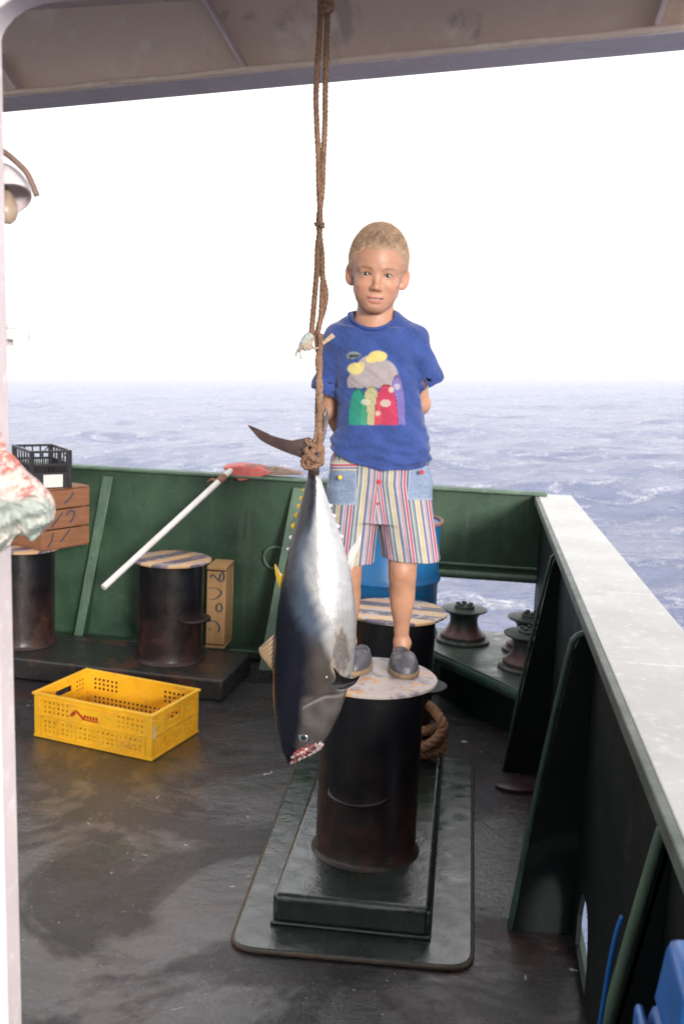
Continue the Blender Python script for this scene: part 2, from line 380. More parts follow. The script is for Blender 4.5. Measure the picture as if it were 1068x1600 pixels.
mb = MB(); mb.bx(.3165, .3327, -3, PR[1]+.02, zt-.030, zt+.0015); mb.obj('rail_edge', paint('rail_edge', (.12, .135, .115), (.06, .08, .065), rust=(.3, .3, .28), rust_at=.66, rough=(.4, .6), scale=9), side, bevel=.003)
mb = MB(); mb.bx(.458, .470, -3, PR[1], .42, zt-.021); mb.obj('outer_plate', M_green, side)
def bracket(pt, pb, r, Yb, mat=M_green2, bend=True):
    T = onY(*pt, Yb); B = onY(*pb, Yb)
    B = T + (B-T)*((.001-T[2])/(B[2]-T[2]))
    zt_ = min(T[2], ZR-.035); mb = MB(); t = .006
    mb.extr([(B[0], Yb-t, .001), (T[0]+.01, Yb-t, zt_-.05), (T[0]+.03, Yb-t, zt_), (XS-.001, Yb-t, zt_), (XS-.001, Yb-t, .001)], (0, 2*t, 0))
    o = mb.obj('bracket', M_green_shade, side)
    path = spline([(B[0], Yb, .002), (B[0]*.5+T[0]*.5-.002, Yb, zt_*.5), (T[0]-.002, Yb, zt_-.07), (T[0]+.012, Yb, zt_-.02), (T[0]+.035, Yb, zt_-.004)], 40)
    mb = MB(); mb.tube(path, r, 12); mb.obj('flange', mat, o, smooth=60)
M_fl = paint('flange_green', (.035, .075, .055), (.02, .045, .035), rust=(.09, .13, .10), rust_at=.66, rough=(.25, .5), scale=12, bump=.5)
bracket((860, 848), (781, 1226), .006, 3.74, M_fl); bracket((893, 965), (788, 1490), .0085, 2.68, M_fl)
bracket((1029, 1268), (948, 1595), .0095, 1.62, M_green2); bracket((1600, 1262), (1500, 2600), .0125, .62, M_fl)
c = onz(803, 1232, .004); mb = MB(); mb.lathe([(.075, 0), (.075, .012), (.05, .016)], (c[0]+.01, c[1], 0.002), 28, 1, .5); mb.obj('foot_pad', paint('foot_pad', (.05, .02, .022), (.03, .015, .02)), side, smooth=50)
# ============================================================ mooring platform and rollers
ZP = .21
P1 = onz(683, 1019, ZP); P2 = onz(811, 1078, ZP); e = (P2-P1)/np.linalg.norm(P2-P1); P3 = P2 + e*((XS-.002-P2[0])/e[0])
P0 = P1 - e*.04
plat = thing('mooring_platform', 'raised green steel platform in the bow corner under the rollers', 'platform', tuple(np.array([.1, 4.6, 0])))
back = PR + nb*.001; backl = bw(.50, 0, .001)
poly = [(P0[0], P0[1]), (P3[0], P3[1]), (XS-.002, back[1]), (backl[0], backl[1])]
nin = np.array([-e[1], e[0], 0]); nin = nin if nin[1] > 0 else -nin
mb = MB(); mb.extr([(x, y, ZP-.012) for x, y in poly], (0, 0, .012)); mb.obj('top_plate', paint('platform_top', (.10, .13, .11), (.045, .07, .055), rust=(.30, .30, .29), rust_at=.58, rough=(.25, .5), scale=7, bump=.4), plat, bevel=.004)
mb = MB(); mb.tube([P0 + e*t + np.array([0, 0, -.030]) + nin*.012 for t in np.linspace(0, np.linalg.norm(P3-P0), 12)], .026, 14); mb.obj('rounded_edge', M_fl, plat, smooth=50)
mb = MB(); q0, q1 = P0+nin*.05, P3+nin*.05; mb.prism([(q0[0], q0[1], .001), (q1[0]-.01, q1[1], .001), (q1[0]-.01, q1[1]+.01, .001), (q0[0], q0[1]+.01, .001)], [(q0[0], q0[1], ZP-.03), (q1[0]-.01, q1[1], ZP-.03), (q1[0]-.01, q1[1]+.01, ZP-.03), (q0[0], q0[1]+.01, ZP-.03)])
mb.obj('skirt', M_green_shade, plat)
def roller_mat():
    m = Mt('roller_paint'); z = m.xyz()[2]
    band = m.ramp(m.math('ADD', z, m.math('MULTIPLY', m.math('SUBTRACT', m.noise(25, 5), .5), .05)), [(.02, 0), (.04, 1), (.065, 1), (.085, 0)])
    col = m.mix(m.ramp(m.noise(18, 6), [(.35, 0), (.65, 1)]), (.085, .10, .085), (.045, .06, .05))
    col = m.mix(m.math('MULTIPLY', band, .75), col, (.16, .045, .05)); col = m.mix(m.ramp(m.noise(30, 6, .7), [(.60, 0), (.68, .7)]), col, (.28, .27, .25))
    return m.out(col, .42, m.bump(m.noise(60, 5), .3, .002))
M_rol = roller_mat()
def roller(label):
    t = thing('fairlead_roller', label, 'roller', (0, 0, 0), group='fairlead rollers on the mooring platform')
    mb = MB(); mb.lathe([(.108, .0), (.118, .002), (.118, .012), (.106, .018), (.106, .020)], n=48); mb.obj('base_ring', M_rol, t, smooth=40, local=True)
    prof = [(.098, .020), (.099, .032), (.090, .040), (.075, .055), (.064, .075), (.060, .095), (.062, .112), (.070, .124), (.086, .134), (.099, .140), (.100, .145), (.094, .1475), (.03, .150)]
    sp = spline(prof, 50); mb = MB(); mb.lathe([tuple(p) for p in sp], n=56); mb.obj('drum', M_rol, t, smooth=40, local=True)
    mb = MB(); mb.lathe([(.044, .1485), (.044, .160), (.040, .162), (.018, .163)], n=32); hb = mb.obj('hub_plate', M_rol, t, smooth=40, local=True)
    for k in range(5):
        mb = MB(); a = k*2*PI/5+.4; mb.lathe([(.0105, .1615), (.0105, .171), (.008, .1725)], (.028*math.cos(a), .028*math.sin(a), 0), 6); mb.obj('bolt', M_rol, hb, local=True)
    return t
r0 = roller('mooring roller with red stained waist beside the blue barrel'); r0.location = onz(722, 1001, ZP+.001)
r1 = copy_tree(r0); r1.location = onz(822, 1044, ZP+.001); r1['label'] = 'nearest mooring roller, half hidden by the side bracket'
r2 = copy_tree(r0); r2.location = onz(826, 1016, ZP+.001); r2['label'] = 'farther mooring roller in the corner, behind the nearest one'
r2.rotation_euler[2] = .5; r1.rotation_euler[2] = 1.1
# ============================================================ bollards
def bollard(name, label, cap, loc, rz, z0, z1, r=.14, rc=.175, plate_ang=0, zc=.22):
    t = thing(name, label, 'bollard', (loc[0], loc[1], z0+.001), 0, 'steel mooring bollards')
    h = z1 - z0 - .013
    mb = MB(); prof = [(r+.012, 0), (r+.006, .006), (r, .014)] + [(r + .0008*math.sin(9*k), .014 + (h-.014)*k/12) for k in range(1, 13)]
    mb.lathe(prof, n=72); mb.obj('post', M_post_black, t, smooth=40, local=True)
    mb = MB(); v = []; n = 72; g = np.random.default_rng(int(abs(loc[0])*1000))
    jag = 1 + .010*np.interp(np.arange(n), np.arange(0, n+1, 4), np.append(g.normal(size=18), 0))
    jag[-4:] = np.linspace(jag[-5], jag[0], 4)
    for rr, z in ((.05, .0005), (rc-.004, .0005), (rc, .003), (rc, .010), (rc-.004, .0125), (.05, .013)):
        for i in range(n):
            a = 2*PI*i/n; q = rr*(jag[i] if rr > .1 else 1); v.append((q*math.cos(a), q*math.sin(a), z+h))
    f = [(j*n+i, j*n+(i+1) % n, (j+1)*n+(i+1) % n, (j+1)*n+i) for j in range(5) for i in range(n)] + [tuple(range(n))[::-1], tuple(5*n+i for i in range(n))]
    mb.add(v, f); mb.obj('cap', cap, t, smooth=35, local=True)
    mb = MB(); a0 = plate_ang; pr = .085
    c = np.array([(r-.025)*math.cos(a0), (r-.025)*math.sin(a0)])
    ring = [(c[0]+pr*math.cos(a)*(1.0), c[1]+pr*math.sin(a), zc) for a in np.linspace(0, 2*PI, 40)[:-1]]
    mb.extr(ring, (0, 0, .012)); mb.obj('stop_plate', M_post_black, t, bevel=.003, local=True)
    return t
B1 = onz(583, 1055, .60); b1 = np.array([B1[0], B1[1]])
B2 = onz(617, 953, .60)
bollard('bollard', 'black bollard with worn pale cap that the boy stands on', M_cap1, B1, 0, .097, .60, plate_ang=-PI/2-.12, zc=.20)
bollard('bollard', 'black bollard with orange striped cap just behind the boy', M_cap2, B2, 0, .097, .60, plate_ang=.4)
ZB2 = .09
Ab = onz(268, 872, .535); Bb = onz(36, 1003, ZB2)
bollard('bollard', 'rusty black bollard with striped cap behind the yellow crate', M_cap3, Ab, 0, ZB2+.002, .535, rc=.170, plate_ang=-.45, zc=.19)
bollard('bollard', 'black bollard under the brown wooden crate at left', M_cap3, Bb, 0, ZB2+.002, .535, rc=.165, plate_ang=-2.2, zc=.19)
# raised bases
def rounded(poly, r, n=6):
    out = []; m = len(poly)
    for i in range(m):
        p = np.array(poly[i]); a = np.array(poly[i-1]); b = np.array(poly[(i+1) % m]); u = (a-p)/np.linalg.norm(a-p); v = (b-p)/np.linalg.norm(b-p)
        s, e_ = p+u*r, p+v*r
        for t in np.linspace(0, 1, n): out.append((1-t)**2*s + 2*t*(1-t)*p + t*t*e_)
    return out
wet_green = Mt('wet_base')
_c = wet_green.mix(wet_green.ramp(wet_green.noise(7, 7, .65, .5), [(.35, 0), (.62, 1)]), (.009, .017, .013), (.024, .037, .029))
_c = wet_green.mix(wet_green.ramp(wet_green.noise(45, 6, .7), [(.60, 0), (.70, .5)]), _c, (.13, .13, .12))
M_base = wet_green.out(_c, wet_green.ramp(wet_green.noise(5, 5), [(.35, .10), (.65, .38)]), wet_green.bump(wet_green.noise(16, 7, .68, .6), .5, .006), coat=.8, coat_r=.06)
q = [onz(*p, .014)[:2] for p in ((357, 1478), (737, 1512), (737, 1185), (470, 1172))]
pl = rounded(q, .07); base = thing('plinth', 'wet green steel base with rounded front plate under the two bollards', 'plinth', ((b1[0]+B2[0])/2, (b1[1]+B2[1])/2, .001))
mb = MB(); mb.extr([(x, y, .001) for x, y in pl], (0, 0, .013)); mb.obj('doubler_plate', M_base, base, bevel=.004)
mb = MB(); pp = [np.array([x, y, .006]) for x, y in pl]; pp.append(pp[0]); mb.tube(resample(pp, .02), .0065, 8, cap=False); mb.obj('weld_bead', paint('weld', (.05, .045, .04), (.10, .06, .035), rough=(.3, .5), scale=30, bump=.6), base, smooth=True)
fl, fr = onz(424, 1400, .097), onz(674, 1418, .097)
mb = MB(); x0, x1, y0 = fl[0], fr[0], (fl[1]+fr[1])/2; y1 = B2[1] + .27
mb.bx(x0, x1, y0, y1, .015, .097); mb.obj('box_plinth', M_base, base, bevel=.016)
mb = MB(); mb.bx(x0-.003, x1+.003, y0-.006, y1, .014, .024); mb.obj('weld_strip', M_base, base, bevel=.004)
base['group'] = 'bollard plinths'
u2 = (Ab-Bb)[:2]; u2 /= np.linalg.norm(u2); a2 = math.atan2(u2[1], u2[0])
cor = onz(372, 1041, ZB2)[:2]; n2 = np.array([u2[1], -u2[0]])
s1 = np.dot(cor - Ab[:2], u2); half = .235
mid = (Ab[:2] + u2*s1 + Bb[:2] - u2*.35)/2 + n2*.03; half = .205; L2 = np.linalg.norm(Ab[:2] + u2*s1 - Bb[:2] + u2*.35)
base2 = thing('plinth', 'low rusty dark plinth under the two left bollards', 'plinth', (mid[0], mid[1], .001), a2, 'bollard plinths')
mb = MB(); mb.box((0, 0, ZB2/2), (L2, 2*half, ZB2)); mb.obj('plinth', paint('plinth_dark', (.030, .026, .026), (.018, .022, .022), rust=(.07, .032, .022), rust_at=.56, rough=(.2, .45), scale=7, bump=.5), base2, bevel=.008, local=True)
port = thing('side_bulwark', 'plain green bulwark along the far left side of the deck', 'bulwark', (-3.3, 1, 0))
mb = MB(); mb.bx(-3.30, -3.288, -4, PL2[1]-.02, .001, ZR-.02); mb.obj('plate', M_green, port)
mb = MB(); mb.bx(-3.36, -3.25, -4, PL2[1]-.04, ZR-.0195, ZR+.005); mb.obj('cap_rail', M_white, port, bevel=.003)
# ============================================================ overhead
za, zb_ = 2.12, 2.22
def onzr(px, py, z): return onz(px, py, z)
A = onz(7, 176, za); Bm = onz(1068, 79, zb_)
ud = Bm - A; Lbm = np.linalg.norm(ud); ud /= Lbm; nh = np.array([ud[1], -ud[0], 0]); nh /= np.linalg.norm(nh); nh = nh if nh[1] < 0 else -nh
A = A - ud*1.5; Lbm += 1.75
upv = np.cross(ud, nh); upv = upv if upv[2] > 0 else -upv
beam = thing('overhead_beam', 'cream painted deck beam with lilac underside crossing the top', 'beam', tuple(A + ud*Lbm/2))
def bm_pt(s, n, u): return A + ud*s + nh*n + upv*u
mb = MB(); mb.prism([bm_pt(0, 0, 0), bm_pt(0, .16, 0), bm_pt(0, .16, .016), bm_pt(0, 0, .016)], [bm_pt(Lbm, 0, 0), bm_pt(Lbm, .16, 0), bm_pt(Lbm, .16, .016), bm_pt(Lbm, 0, .016)])
mb.obj('flange', M_under, beam, bevel=.003)
mb = MB(); mb.tube([bm_pt(s_, .158 + .001*math.sin(s_*31), .011 + .001*math.sin(s_*17)) for s_ in np.linspace(0, Lbm, 120)], .009, 8); mb.obj('flange_lip', M_beam, beam, smooth=True)
mb = MB(); mb.prism([bm_pt(0, .07, .0165), bm_pt(0, .08, .0165), bm_pt(0, .08, .32), bm_pt(0, .07, .32)], [bm_pt(Lbm, .07, .0165), bm_pt(Lbm, .08, .0165), bm_pt(Lbm, .08, .32), bm_pt(Lbm, .07, .32)])
mb.obj('web', M_beam, beam)
def on_beam(px, py, n=.081):         # point on the web's camera face seen at a pixel
    v = ray(px, py); o = np.array([0, 0, H]); p0 = bm_pt(0, n, 0); s_ = np.dot(p0 - o, nh)/np.dot(v, nh); return o + v*s_
for (a_, b_) in (((396, 118), (322, -8)), ((46, 152), (0, 85)), ((1020, 66), (1052, -30))):
    T1, T0 = on_beam(*b_), on_beam(*a_); wv = ud*.005
    mb = MB(); mb.prism([T0-wv, T0+wv, T0+wv+nh*.055, T0-wv+nh*.055], [T1-wv, T1+wv, T1+wv+nh*.06, T1-wv+nh*.06]); mb.obj('knee_plate', M_under, beam, bevel=.002)
# upper deck, whose underside the beam carries
ZC = 2.375
up = MB(); C0, C1 = bm_pt(0, -.02, 0), bm_pt(Lbm, -.02, 0)
up.extr([(C0[0], C0[1], ZC), (C1[0], C1[1], ZC), (C1[0]+.2, .95, ZC), (C0[0]-.1, .95, ZC)], (0, 0, .10)); o = up.obj('upper_deck', M_under, None)
tag(o, 'painted underside of the upper deck over the beam', 'upper deck', kind='structure')
mb = MB(); mb.bx(-3.0, .27, -1.74, -1.68, .001, ZC-.002); wl = mb.obj('light_block_wall', paint('block_wall_grey', (.10, .10, .10), (.07, .07, .07)), None); tag(wl, 'unseen grey wall added behind the camera to cut light from there', 'wall')  # added unseen wall, darkens the light and reflections from behind
# ============================================================ near door frame at left
YF = 1.2
xr = lambda py: onY(np.interp(py, [0, 900, 1600], [4, 20, 36]), py, YF)
fp = thing('door_frame', 'white painted steel door frame with rounded corner, nearest at left', 'door frame', (xr(1400)[0]-.05, YF, 0))
edge = [xr(y) for y in (1600, 1300, 1000, 700, 400, 150)]; eb = edge[0] + (edge[0]-edge[1])*1.6; eb[2] = 0.001
arc = [onY(x, y, YF) for x, y in ((5, 64), (7, 56), (12, 46), (24, 31), (44, 17), (66, 9), (96, 4), (150, 1), (300, -5), (700, -16), (1150, -40))]
outer = [arc[-1] + np.array([0, 0, .22]), np.array([edge[0][0]-.12, YF, arc[-1][2]+.22]), np.array([edge[0][0]-.12, YF, .001])]
mb = MB(); mb.extr([eb, *edge, *arc, *outer], (0, -.045, 0)); mb.obj('frame_plate', M_post, fp, bevel=.004)
# ============================================================ yellow crate
def panel(mb, O, ux, uz, w, h, holes, t, nrm):
    """flat wall with rectangular through-holes; O lower corner, ux/uz unit vectors, nrm the thickness direction"""
    O, ux, uz, nrm = (np.array(a, float) for a in (O, ux, uz, nrm))
    xs = sorted({0, w, *[a for q in holes for a in (q[0], q[1])]}); zs = sorted({0, h, *[a for q in holes for a in (q[2], q[3])]})
    S = np.ones((len(xs)-1, len(zs)-1), bool)
    for i in range(len(xs)-1):
        for j in range(len(zs)-1):
            cx, cz = (xs[i]+xs[i+1])/2, (zs[j]+zs[j+1])/2
            if any(q[0] < cx < q[1] and q[2] < cz < q[3] for q in holes): S[i, j] = False
    P = lambda i, j, k: O + ux*xs[i] + uz*zs[j] + nrm*(t*k)
    for i in range(S.shape[0]):
        for j in range(S.shape[1]):
            if not S[i, j]: continue
            for k in (0, 1): mb.add([P(i, j, k), P(i+1, j, k), P(i+1, j+1, k), P(i, j+1, k)], [(0, 1, 2, 3)])
            for di, dj, a, b in ((-1, 0, (i, j), (i, j+1)), (1, 0, (i+1, j), (i+1, j+1)), (0, -1, (i, j), (i+1, j)), (0, 1, (i, j+1), (i+1, j+1))):
                ii, jj = i+di, j+dj
                if 0 <= ii < S.shape[0] and 0 <= jj < S.shape[1] and S[ii, jj]: continue
                mb.add([P(*a, 0), P(*b, 0), P(*b, 1), P(*a, 1)], [(0, 1, 2, 3)])
def weld(o):
    import bmesh
    bm = bmesh.new(); bm.from_mesh(o.data); bmesh.ops.remove_doubles(bm, verts=bm.verts, dist=1e-5); bmesh.ops.recalc_face_normals(bm, faces=bm.faces); bm.to_mesh(o.data); bm.free(); return o
m = Mt('crate_yellow'); n = m.noise(9, 6, .65, .4)
col = m.mix(m.ramp(n, [(.35, 0), (.7, 1)]), (.84, .46, .020), (.72, .36, .015)); col = m.mix(m.ramp(m.noise(30, 7, .75, 1), [(.56, 0), (.70, .75)]), col, (.30, .17, .04)); col = m.mix(m.ramp(m.noise(4, 8, .7, .8), [(.52, 0), (.66, .45)]), col, (.42, .24, .05))
M_yel = m.out(col, m.ramp(m.noise(14, 4), [(.3, .32), (.7, .5)]), m.bump(m.noise(50, 4), .12, .002))
def holes_grid(x0, z0, nx, nz, s, px, pz): return [(x0+i*px, x0+i*px+s, z0+j*pz, z0+j*pz+s) for i in range(nx) for j in range(nz)]
CL, CF, CR = onz(57, 1150, 0)[:2], onz(236, 1189, 0)[:2], onz(320, 1147, 0)[:2]
ex = CF - CL; LX = np.linalg.norm(ex); ex /= LX; ey = np.array([-ex[1], ex[0]]); LY = .315; Hc = .168
cr = thing('plastic_crate', 'yellow perforated plastic crate standing empty on the wet deck', 'crate', ((CL+CF)/2 + ey*LY/2).tolist() + [.0015], math.atan2(ex[1], ex[0]))
t = .0035
def long_holes():
    a = []
    for x0 in (.035, .355): a += holes_grid(x0, .096, 6, 3, .0105, .0195, .018)
    a += holes_grid(.035, .022, 23, 3, .0105, .0195, .018); return a
def short_holes():
    a = holes_grid(.030, .096, 3, 3, .0105, .0185, .018) + holes_grid(LY-.030-.0475, .096, 3, 3, .0105, .0185, .018)
    a += holes_grid(.028, .022, 14, 3, .0105, .0187, .018) + [(LY/2-.05, LY/2+.05, .112, .137)]; return a
mb = MB(); hl = [q for q in long_holes() if q[1] < LX-.025]
panel(mb, (-LX/2, -LY/2, 0), (1, 0, 0), (0, 0, 1), LX, Hc, hl, t, (0, 1, 0))
panel(mb, (-LX/2, LY/2-t, 0), (1, 0, 0), (0, 0, 1), LX, Hc, hl, t, (0, 1, 0))
panel(mb, (-LX/2, -LY/2+t, 0), (0, 1, 0), (0, 0, 1), LY-2*t, Hc, short_holes(), t, (1, 0, 0))
panel(mb, (LX/2-t, -LY/2+t, 0), (0, 1, 0), (0, 0, 1), LY-2*t, Hc, short_holes(), t, (1, 0, 0))
fh = holes_grid(.03, .03, 19, 11, .014, .0245, .0245)
weld(mb.obj('walls', M_yel, cr, local=True, fix=False))
mb = MB(); panel(mb, (-LX/2+.004, -LY/2+.004, .008), (1, 0, 0), (0, 1, 0), LX-.008, LY-.008, fh, .004, (0, 0, 1)); weld(mb.obj('floor_grid', M_yel, cr, local=True, fix=False))
mb = MB()
def frame(z0, z1, o, i):        # rectangular ring, outside offset o and inside offset i
    X, Y = LX/2, LY/2
    mb.bx(-X-o, X+o, -Y-o, -Y-i, z0, z1); mb.bx(-X-o, X+o, Y+i, Y+o, z0, z1); mb.bx(-X-o, -X-i, -Y-i, Y+i, z0, z1); mb.bx(X+i, X+o, -Y-i, Y+i, z0, z1)
frame(Hc-.006, Hc+.003, .011, -.004); frame(Hc-.024, Hc-.021, .006, .0002); frame(.082, .088, .005, .0002); frame(.0, .010, .007, .0002)
mb.obj('rim', M_yel, cr, local=True, bevel=.0015)
for sx in (-1, 1):
    for sy in (-1, 1):
        mb = MB(); x0_, x1_, x2_ = sx*(LX/2-.02), sx*(LX/2+.0003), sx*(LX/2+.0045); y0_, y1_, y2_ = sy*(LY/2-.02), sy*(LY/2+.0003), sy*(LY/2+.0045)
        mb.extr([(x0_, y1_, 0), (x1_, y1_, 0), (x1_, y0_, 0), (x2_, y0_, 0), (x2_, y2_, 0), (x0_, y2_, 0)], (0, 0, Hc-.007)); mb.obj('corner', M_yel, cr, local=True, bevel=.001)
for k in range(7): mb = MB(); x = -LX/2 + .035 + k*.0745; mb.bx(x-.004-.006, x-.001-.006, -LY/2-.0035, -LY/2-.0002, .011, .081); mb.obj('rib', M_yel, cr, local=True)
for k in range(5): mb = MB(); y = -LY/2 + .02 + k*.066; mb.bx(LX/2+.0002, LX/2+.0035, y, y+.003, .011, .081); mb.obj('rib', M_yel, cr, local=True)
red = plain('logo_red', (.42, .025, .012), .5); yo = -LY/2 - .0012
mb = MB()
def fl(pts): mb.extr([(-LX/2+x, yo, z) for x, z in pts], (0, .0009, 0))
fl([(.148, .105), (.170, .128), (.178, .118), (.166, .106)]); fl([(.172, .128), (.180, .131), (.222, .100), (.206, .099)]); fl([(.150, .1045), (.156, .104), (.168, .1035), (.158, .101)])
for k in range(5): x = .212 + k*.0125; fl([(x, .106-.0003*k), (x+.009, .106-.0003*k), (x+.010, .118-.0003*k), (x+.001, .118-.0003*k)])
fl([(.212, .0985), (.274, .0975), (.276, .1025), (.212, .1035)])
mb.obj('logo', red, cr, local=True)
mb = MB(); mb.extr([(LX/2+.0048, -LY/2+.002, .078), (LX/2+.0048, -LY/2+.019, .078), (LX/2+.0048, -LY/2+.017, .125), (LX/2+.0048, -LY/2+.006, .125)], (.0006, 0, 0)); mb.obj('sticker', plain('sticker_white', (.62, .55, .42), .6), cr, local=True)
# ============================================================ blue barrel
m = Mt('barrel_blue'); z = m.xyz()[2]; n = m.noise(6, 7, .65, .5)
col = m.mix(m.ramp(n, [(.35, 0), (.65, 1)]), (.012, .12, .30), (.010, .085, .22)); col = m.mix(m.ramp(m.noise(22, 7, .7, .3), [(.62, 0), (.66, 1)]), col, (.16, .06, .035))
M_blue = m.out(col, .38, m.bump(m.noise(30, 4), .15, .003))
M_rim = paint('barrel_rim', (.20, .085, .06), (.12, .05, .04), rough=(.5, .7), scale=20)
bc = (onY(606, 812, 4.28)[0], 4.28); rb = .215; hb = onY(606, 810, 4.28)[2]
bar = thing('barrel', 'blue steel barrel with rusty rim behind the bollards', 'barrel', (bc[0], bc[1], .001))
pr = [(rb-.012, 0), (rb, .003), (rb, .02), (rb-.004, .028)]
for zz in (.34*hb/.8, .57*hb/.8):
    pr += [(rb-.004, zz-.022), (rb+.004, zz-.008), (rb+.007, zz), (rb+.004, zz+.008), (rb-.004, zz+.022)]
pr += [(rb-.004, hb-.02), (rb-.002, hb-.006)]
mb = MB(); v = []; n = 72
mb.lathe(pr, n=n); mb.obj('shell', M_blue, bar, smooth=35, local=True)
mb = MB(); mb.tube([(rb*math.cos(a), rb*math.sin(a), hb-.002) for a in np.linspace(0, 2*PI, 73)], .0075, 8, cap=False); mb.obj('rolled_rim', M_rim, bar, smooth=True, local=True)
mb = MB(); mb.lathe([(rb-.006, hb-.022), (rb-.006, hb-.018)], n=n); mb.lathe([(.03, hb-.018), (.03, hb-.008), (.025, hb-.006)], (.11, .05, 0), 20); mb.obj('lid', M_blue, bar, smooth=35, local=True)
# ============================================================ wooden crate on the left bollard, black crate on it
def wood(name, c1, c2, sc=4, st=(1, 1, 9)):
    m = Mt(name); g_ = m.noise(sc, 8, .7, 1.2, stretch=st); k = m.noise(5, 4)
    col = m.mix(m.ramp(g_, [(.3, 0), (.7, 1)]), c1, c2); col = m.mix(m.ramp(k, [(.5, 0), (.75, .5)]), col, tuple(x*.5 for x in c2))
    return m.out(col, .65, m.bump(g_, .35, .004))
M_wood = wood('crate_wood', (.27, .115, .055), (.17, .068, .032)); M_wood2 = wood('box_wood', (.45, .27, .12), (.33, .18, .075), st=(6, 6, 1))
M_ink = plain('marker_ink', (.025, .045, .075), .7)
ZT = .535
C0 = onz(66, 861, ZT+.004)[:2]; C1 = onz(140, 849, ZT+.004)[:2]; ea = C1-C0; LA = np.linalg.norm(ea); ea /= LA; eb_ = np.array([-ea[1], ea[0]]); LB = .40; HW = .262
ctr = C0 + ea*LA/2 + eb_*LB/2
wc = thing('wooden_crate', 'brown wooden crate with dark scrawls balanced on the far left bollard', 'crate', (ctr[0], ctr[1], ZT+.0015), math.atan2(ea[1], ea[0]))
hx, hy = LA/2, LB/2
for k in range(3):
    z0, z1 = .004 + k*.087, .004 + k*.087 + .081; mb = MB()
    mb.bx(-hx, hx, -hy, -hy+.012, z0, z1); mb.bx(-hx, hx, hy-.012, hy, z0, z1)
    mb.bx(-hx+.002, -hx+.014, -hy+.013, hy-.013, z0, z1); mb.bx(hx-.014, hx-.002, -hy+.013, hy-.013, z0, z1); mb.obj('board', M_wood, wc, local=True, bevel=.003)
mb = MB()
for sx in (-1, 1):
    for sy in (-1, 1): x, y = sx*(hx-.024), sy*(hy-.023); mb.box((x, y, .13), (.018, .018, .25))
mb.bx(-hx+.004, hx-.004, -hy+.004, hy-.004, 0, .0035); mb.bx(-hx+.002, hx-.002, -hy+.002, hy-.002, .2625, .268); mb.obj('inner_frame', M_wood, wc, local=True)
def scrawl(paths, w, face, parent, name='marking', mat=M_ink):
    """flat ink strokes lying on a face: face(u, v, off) -> local point"""
    for p in paths:
        mb = MB(); q = spline(p, 14*len(p)) if len(p) > 2 else np.array(p, float)
        d = np.gradient(q, axis=0); d /= np.linalg.norm(d, axis=1)[:, None]; nn = np.stack([-d[:, 1], d[:, 0]], 1)
        G = np.array([[face(*(a + b*w/2), .0006) for a, b in zip(q, nn)], [face(*(a - b*w/2), .0006) for a, b in zip(q, nn)]]); mb.grid(G)
        mb.obj(name, mat, parent, local=True, fix=False)
fc = lambda u, v, o: (-hx + u*2*hx, -hy-o, v*.26)
# strokes sit on the boards of the right-hand face
fr_ = lambda u, v, o: (-hx + u, -hy - o, v)
scrawl([[(.03, .015), (.05, .04), (.06, .075)], [(.05, .10), (.08, .13), (.11, .16)], [(.13, .145), (.155, .165), (.175, .15), (.165, .125), (.15, .11)], [(.12, .20), (.15, .22), (.17, .245)], [(.10, .03), (.13, .06), (.15, .08)]], .008, fr_, wc)
# black crate
M_blk = plain('black_plastic', (.018, .016, .020), .45, .3, 15)
bk = thing('plastic_crate', 'black slatted plastic crate with white label on top of the wooden crate', 'crate', (0, 0, 0), math.atan2(ea[1], ea[0]) - .35)
zb0 = ZT + .0015 + .2685; q0 = onz(113, 762, zb0)[:2]; q1 = onz(58, 768, zb0)[:2]; wbk = .185; dbk = .27; hk = .165
ang = bk.rotation_euler[2]; ca, sa = math.cos(ang), math.sin(ang)
bx_, by_ = ctr[0] + .0, ctr[1] - .02
e1 = np.array([ca, sa]); e2 = np.array([-sa, ca]); cc = q0 - e1*wbk/2 + e2*dbk/2; bk.location = (cc[0], cc[1], zb0)
X, Y = wbk/2, dbk/2; mb = MB()
for sx in (-1, 1):
    for sy in (-1, 1): mb = MB(); mb.box((sx*(X-.010), sy*(Y-.010), hk/2), (.020, .020, hk)); mb.obj('corner_post', M_blk, bk, local=True, bevel=.002)
mb = MB()
for sy in (-1, 1): mb.box((0, sy*(Y-.005), hk-.005), (2*X-.041, .009, .010)); mb.box((0, sy*(Y-.005), hk*.62), (2*X-.041, .008, .009))
for sx in (-1, 1): mb.box((sx*(X-.005), 0, hk-.005), (.009, 2*Y-.041, .010)); mb.box((sx*(X-.005), 0, hk*.62), (.008, 2*Y-.041, .009))
mb.obj('rim', M_blk, bk, local=True)
for sy in (-1, 1):
    mb = MB()
    for k in range(1, 4): mb.box((-X+.02 + k*(2*X-.04)/4, sy*(Y-.005), hk*.81), (.006, .006, hk*.32))
    for k in range(14): mb.box((-X+.026 + k*(2*X-.052)/13, sy*(Y-.005), hk*.51), (.004, .006, hk*.19))
    mb.add([(X-.06, sy*(Y-.003), hk*.65), (X-.055, sy*(Y-.003), hk*.65), (X-.02, sy*(Y-.003), hk-.012), (X-.025, sy*(Y-.003), hk-.012), (X-.06, sy*(Y-.008), hk*.65), (X-.055, sy*(Y-.008), hk*.65), (X-.02, sy*(Y-.008), hk-.012), (X-.025, sy*(Y-.008), hk-.012)], [(0,1,2,3),(4,5,6,7),(0,1,5,4),(3,2,6,7),(0,3,7,4),(1,2,6,5)])
    mb.obj('slat_row', M_blk, bk, local=True)
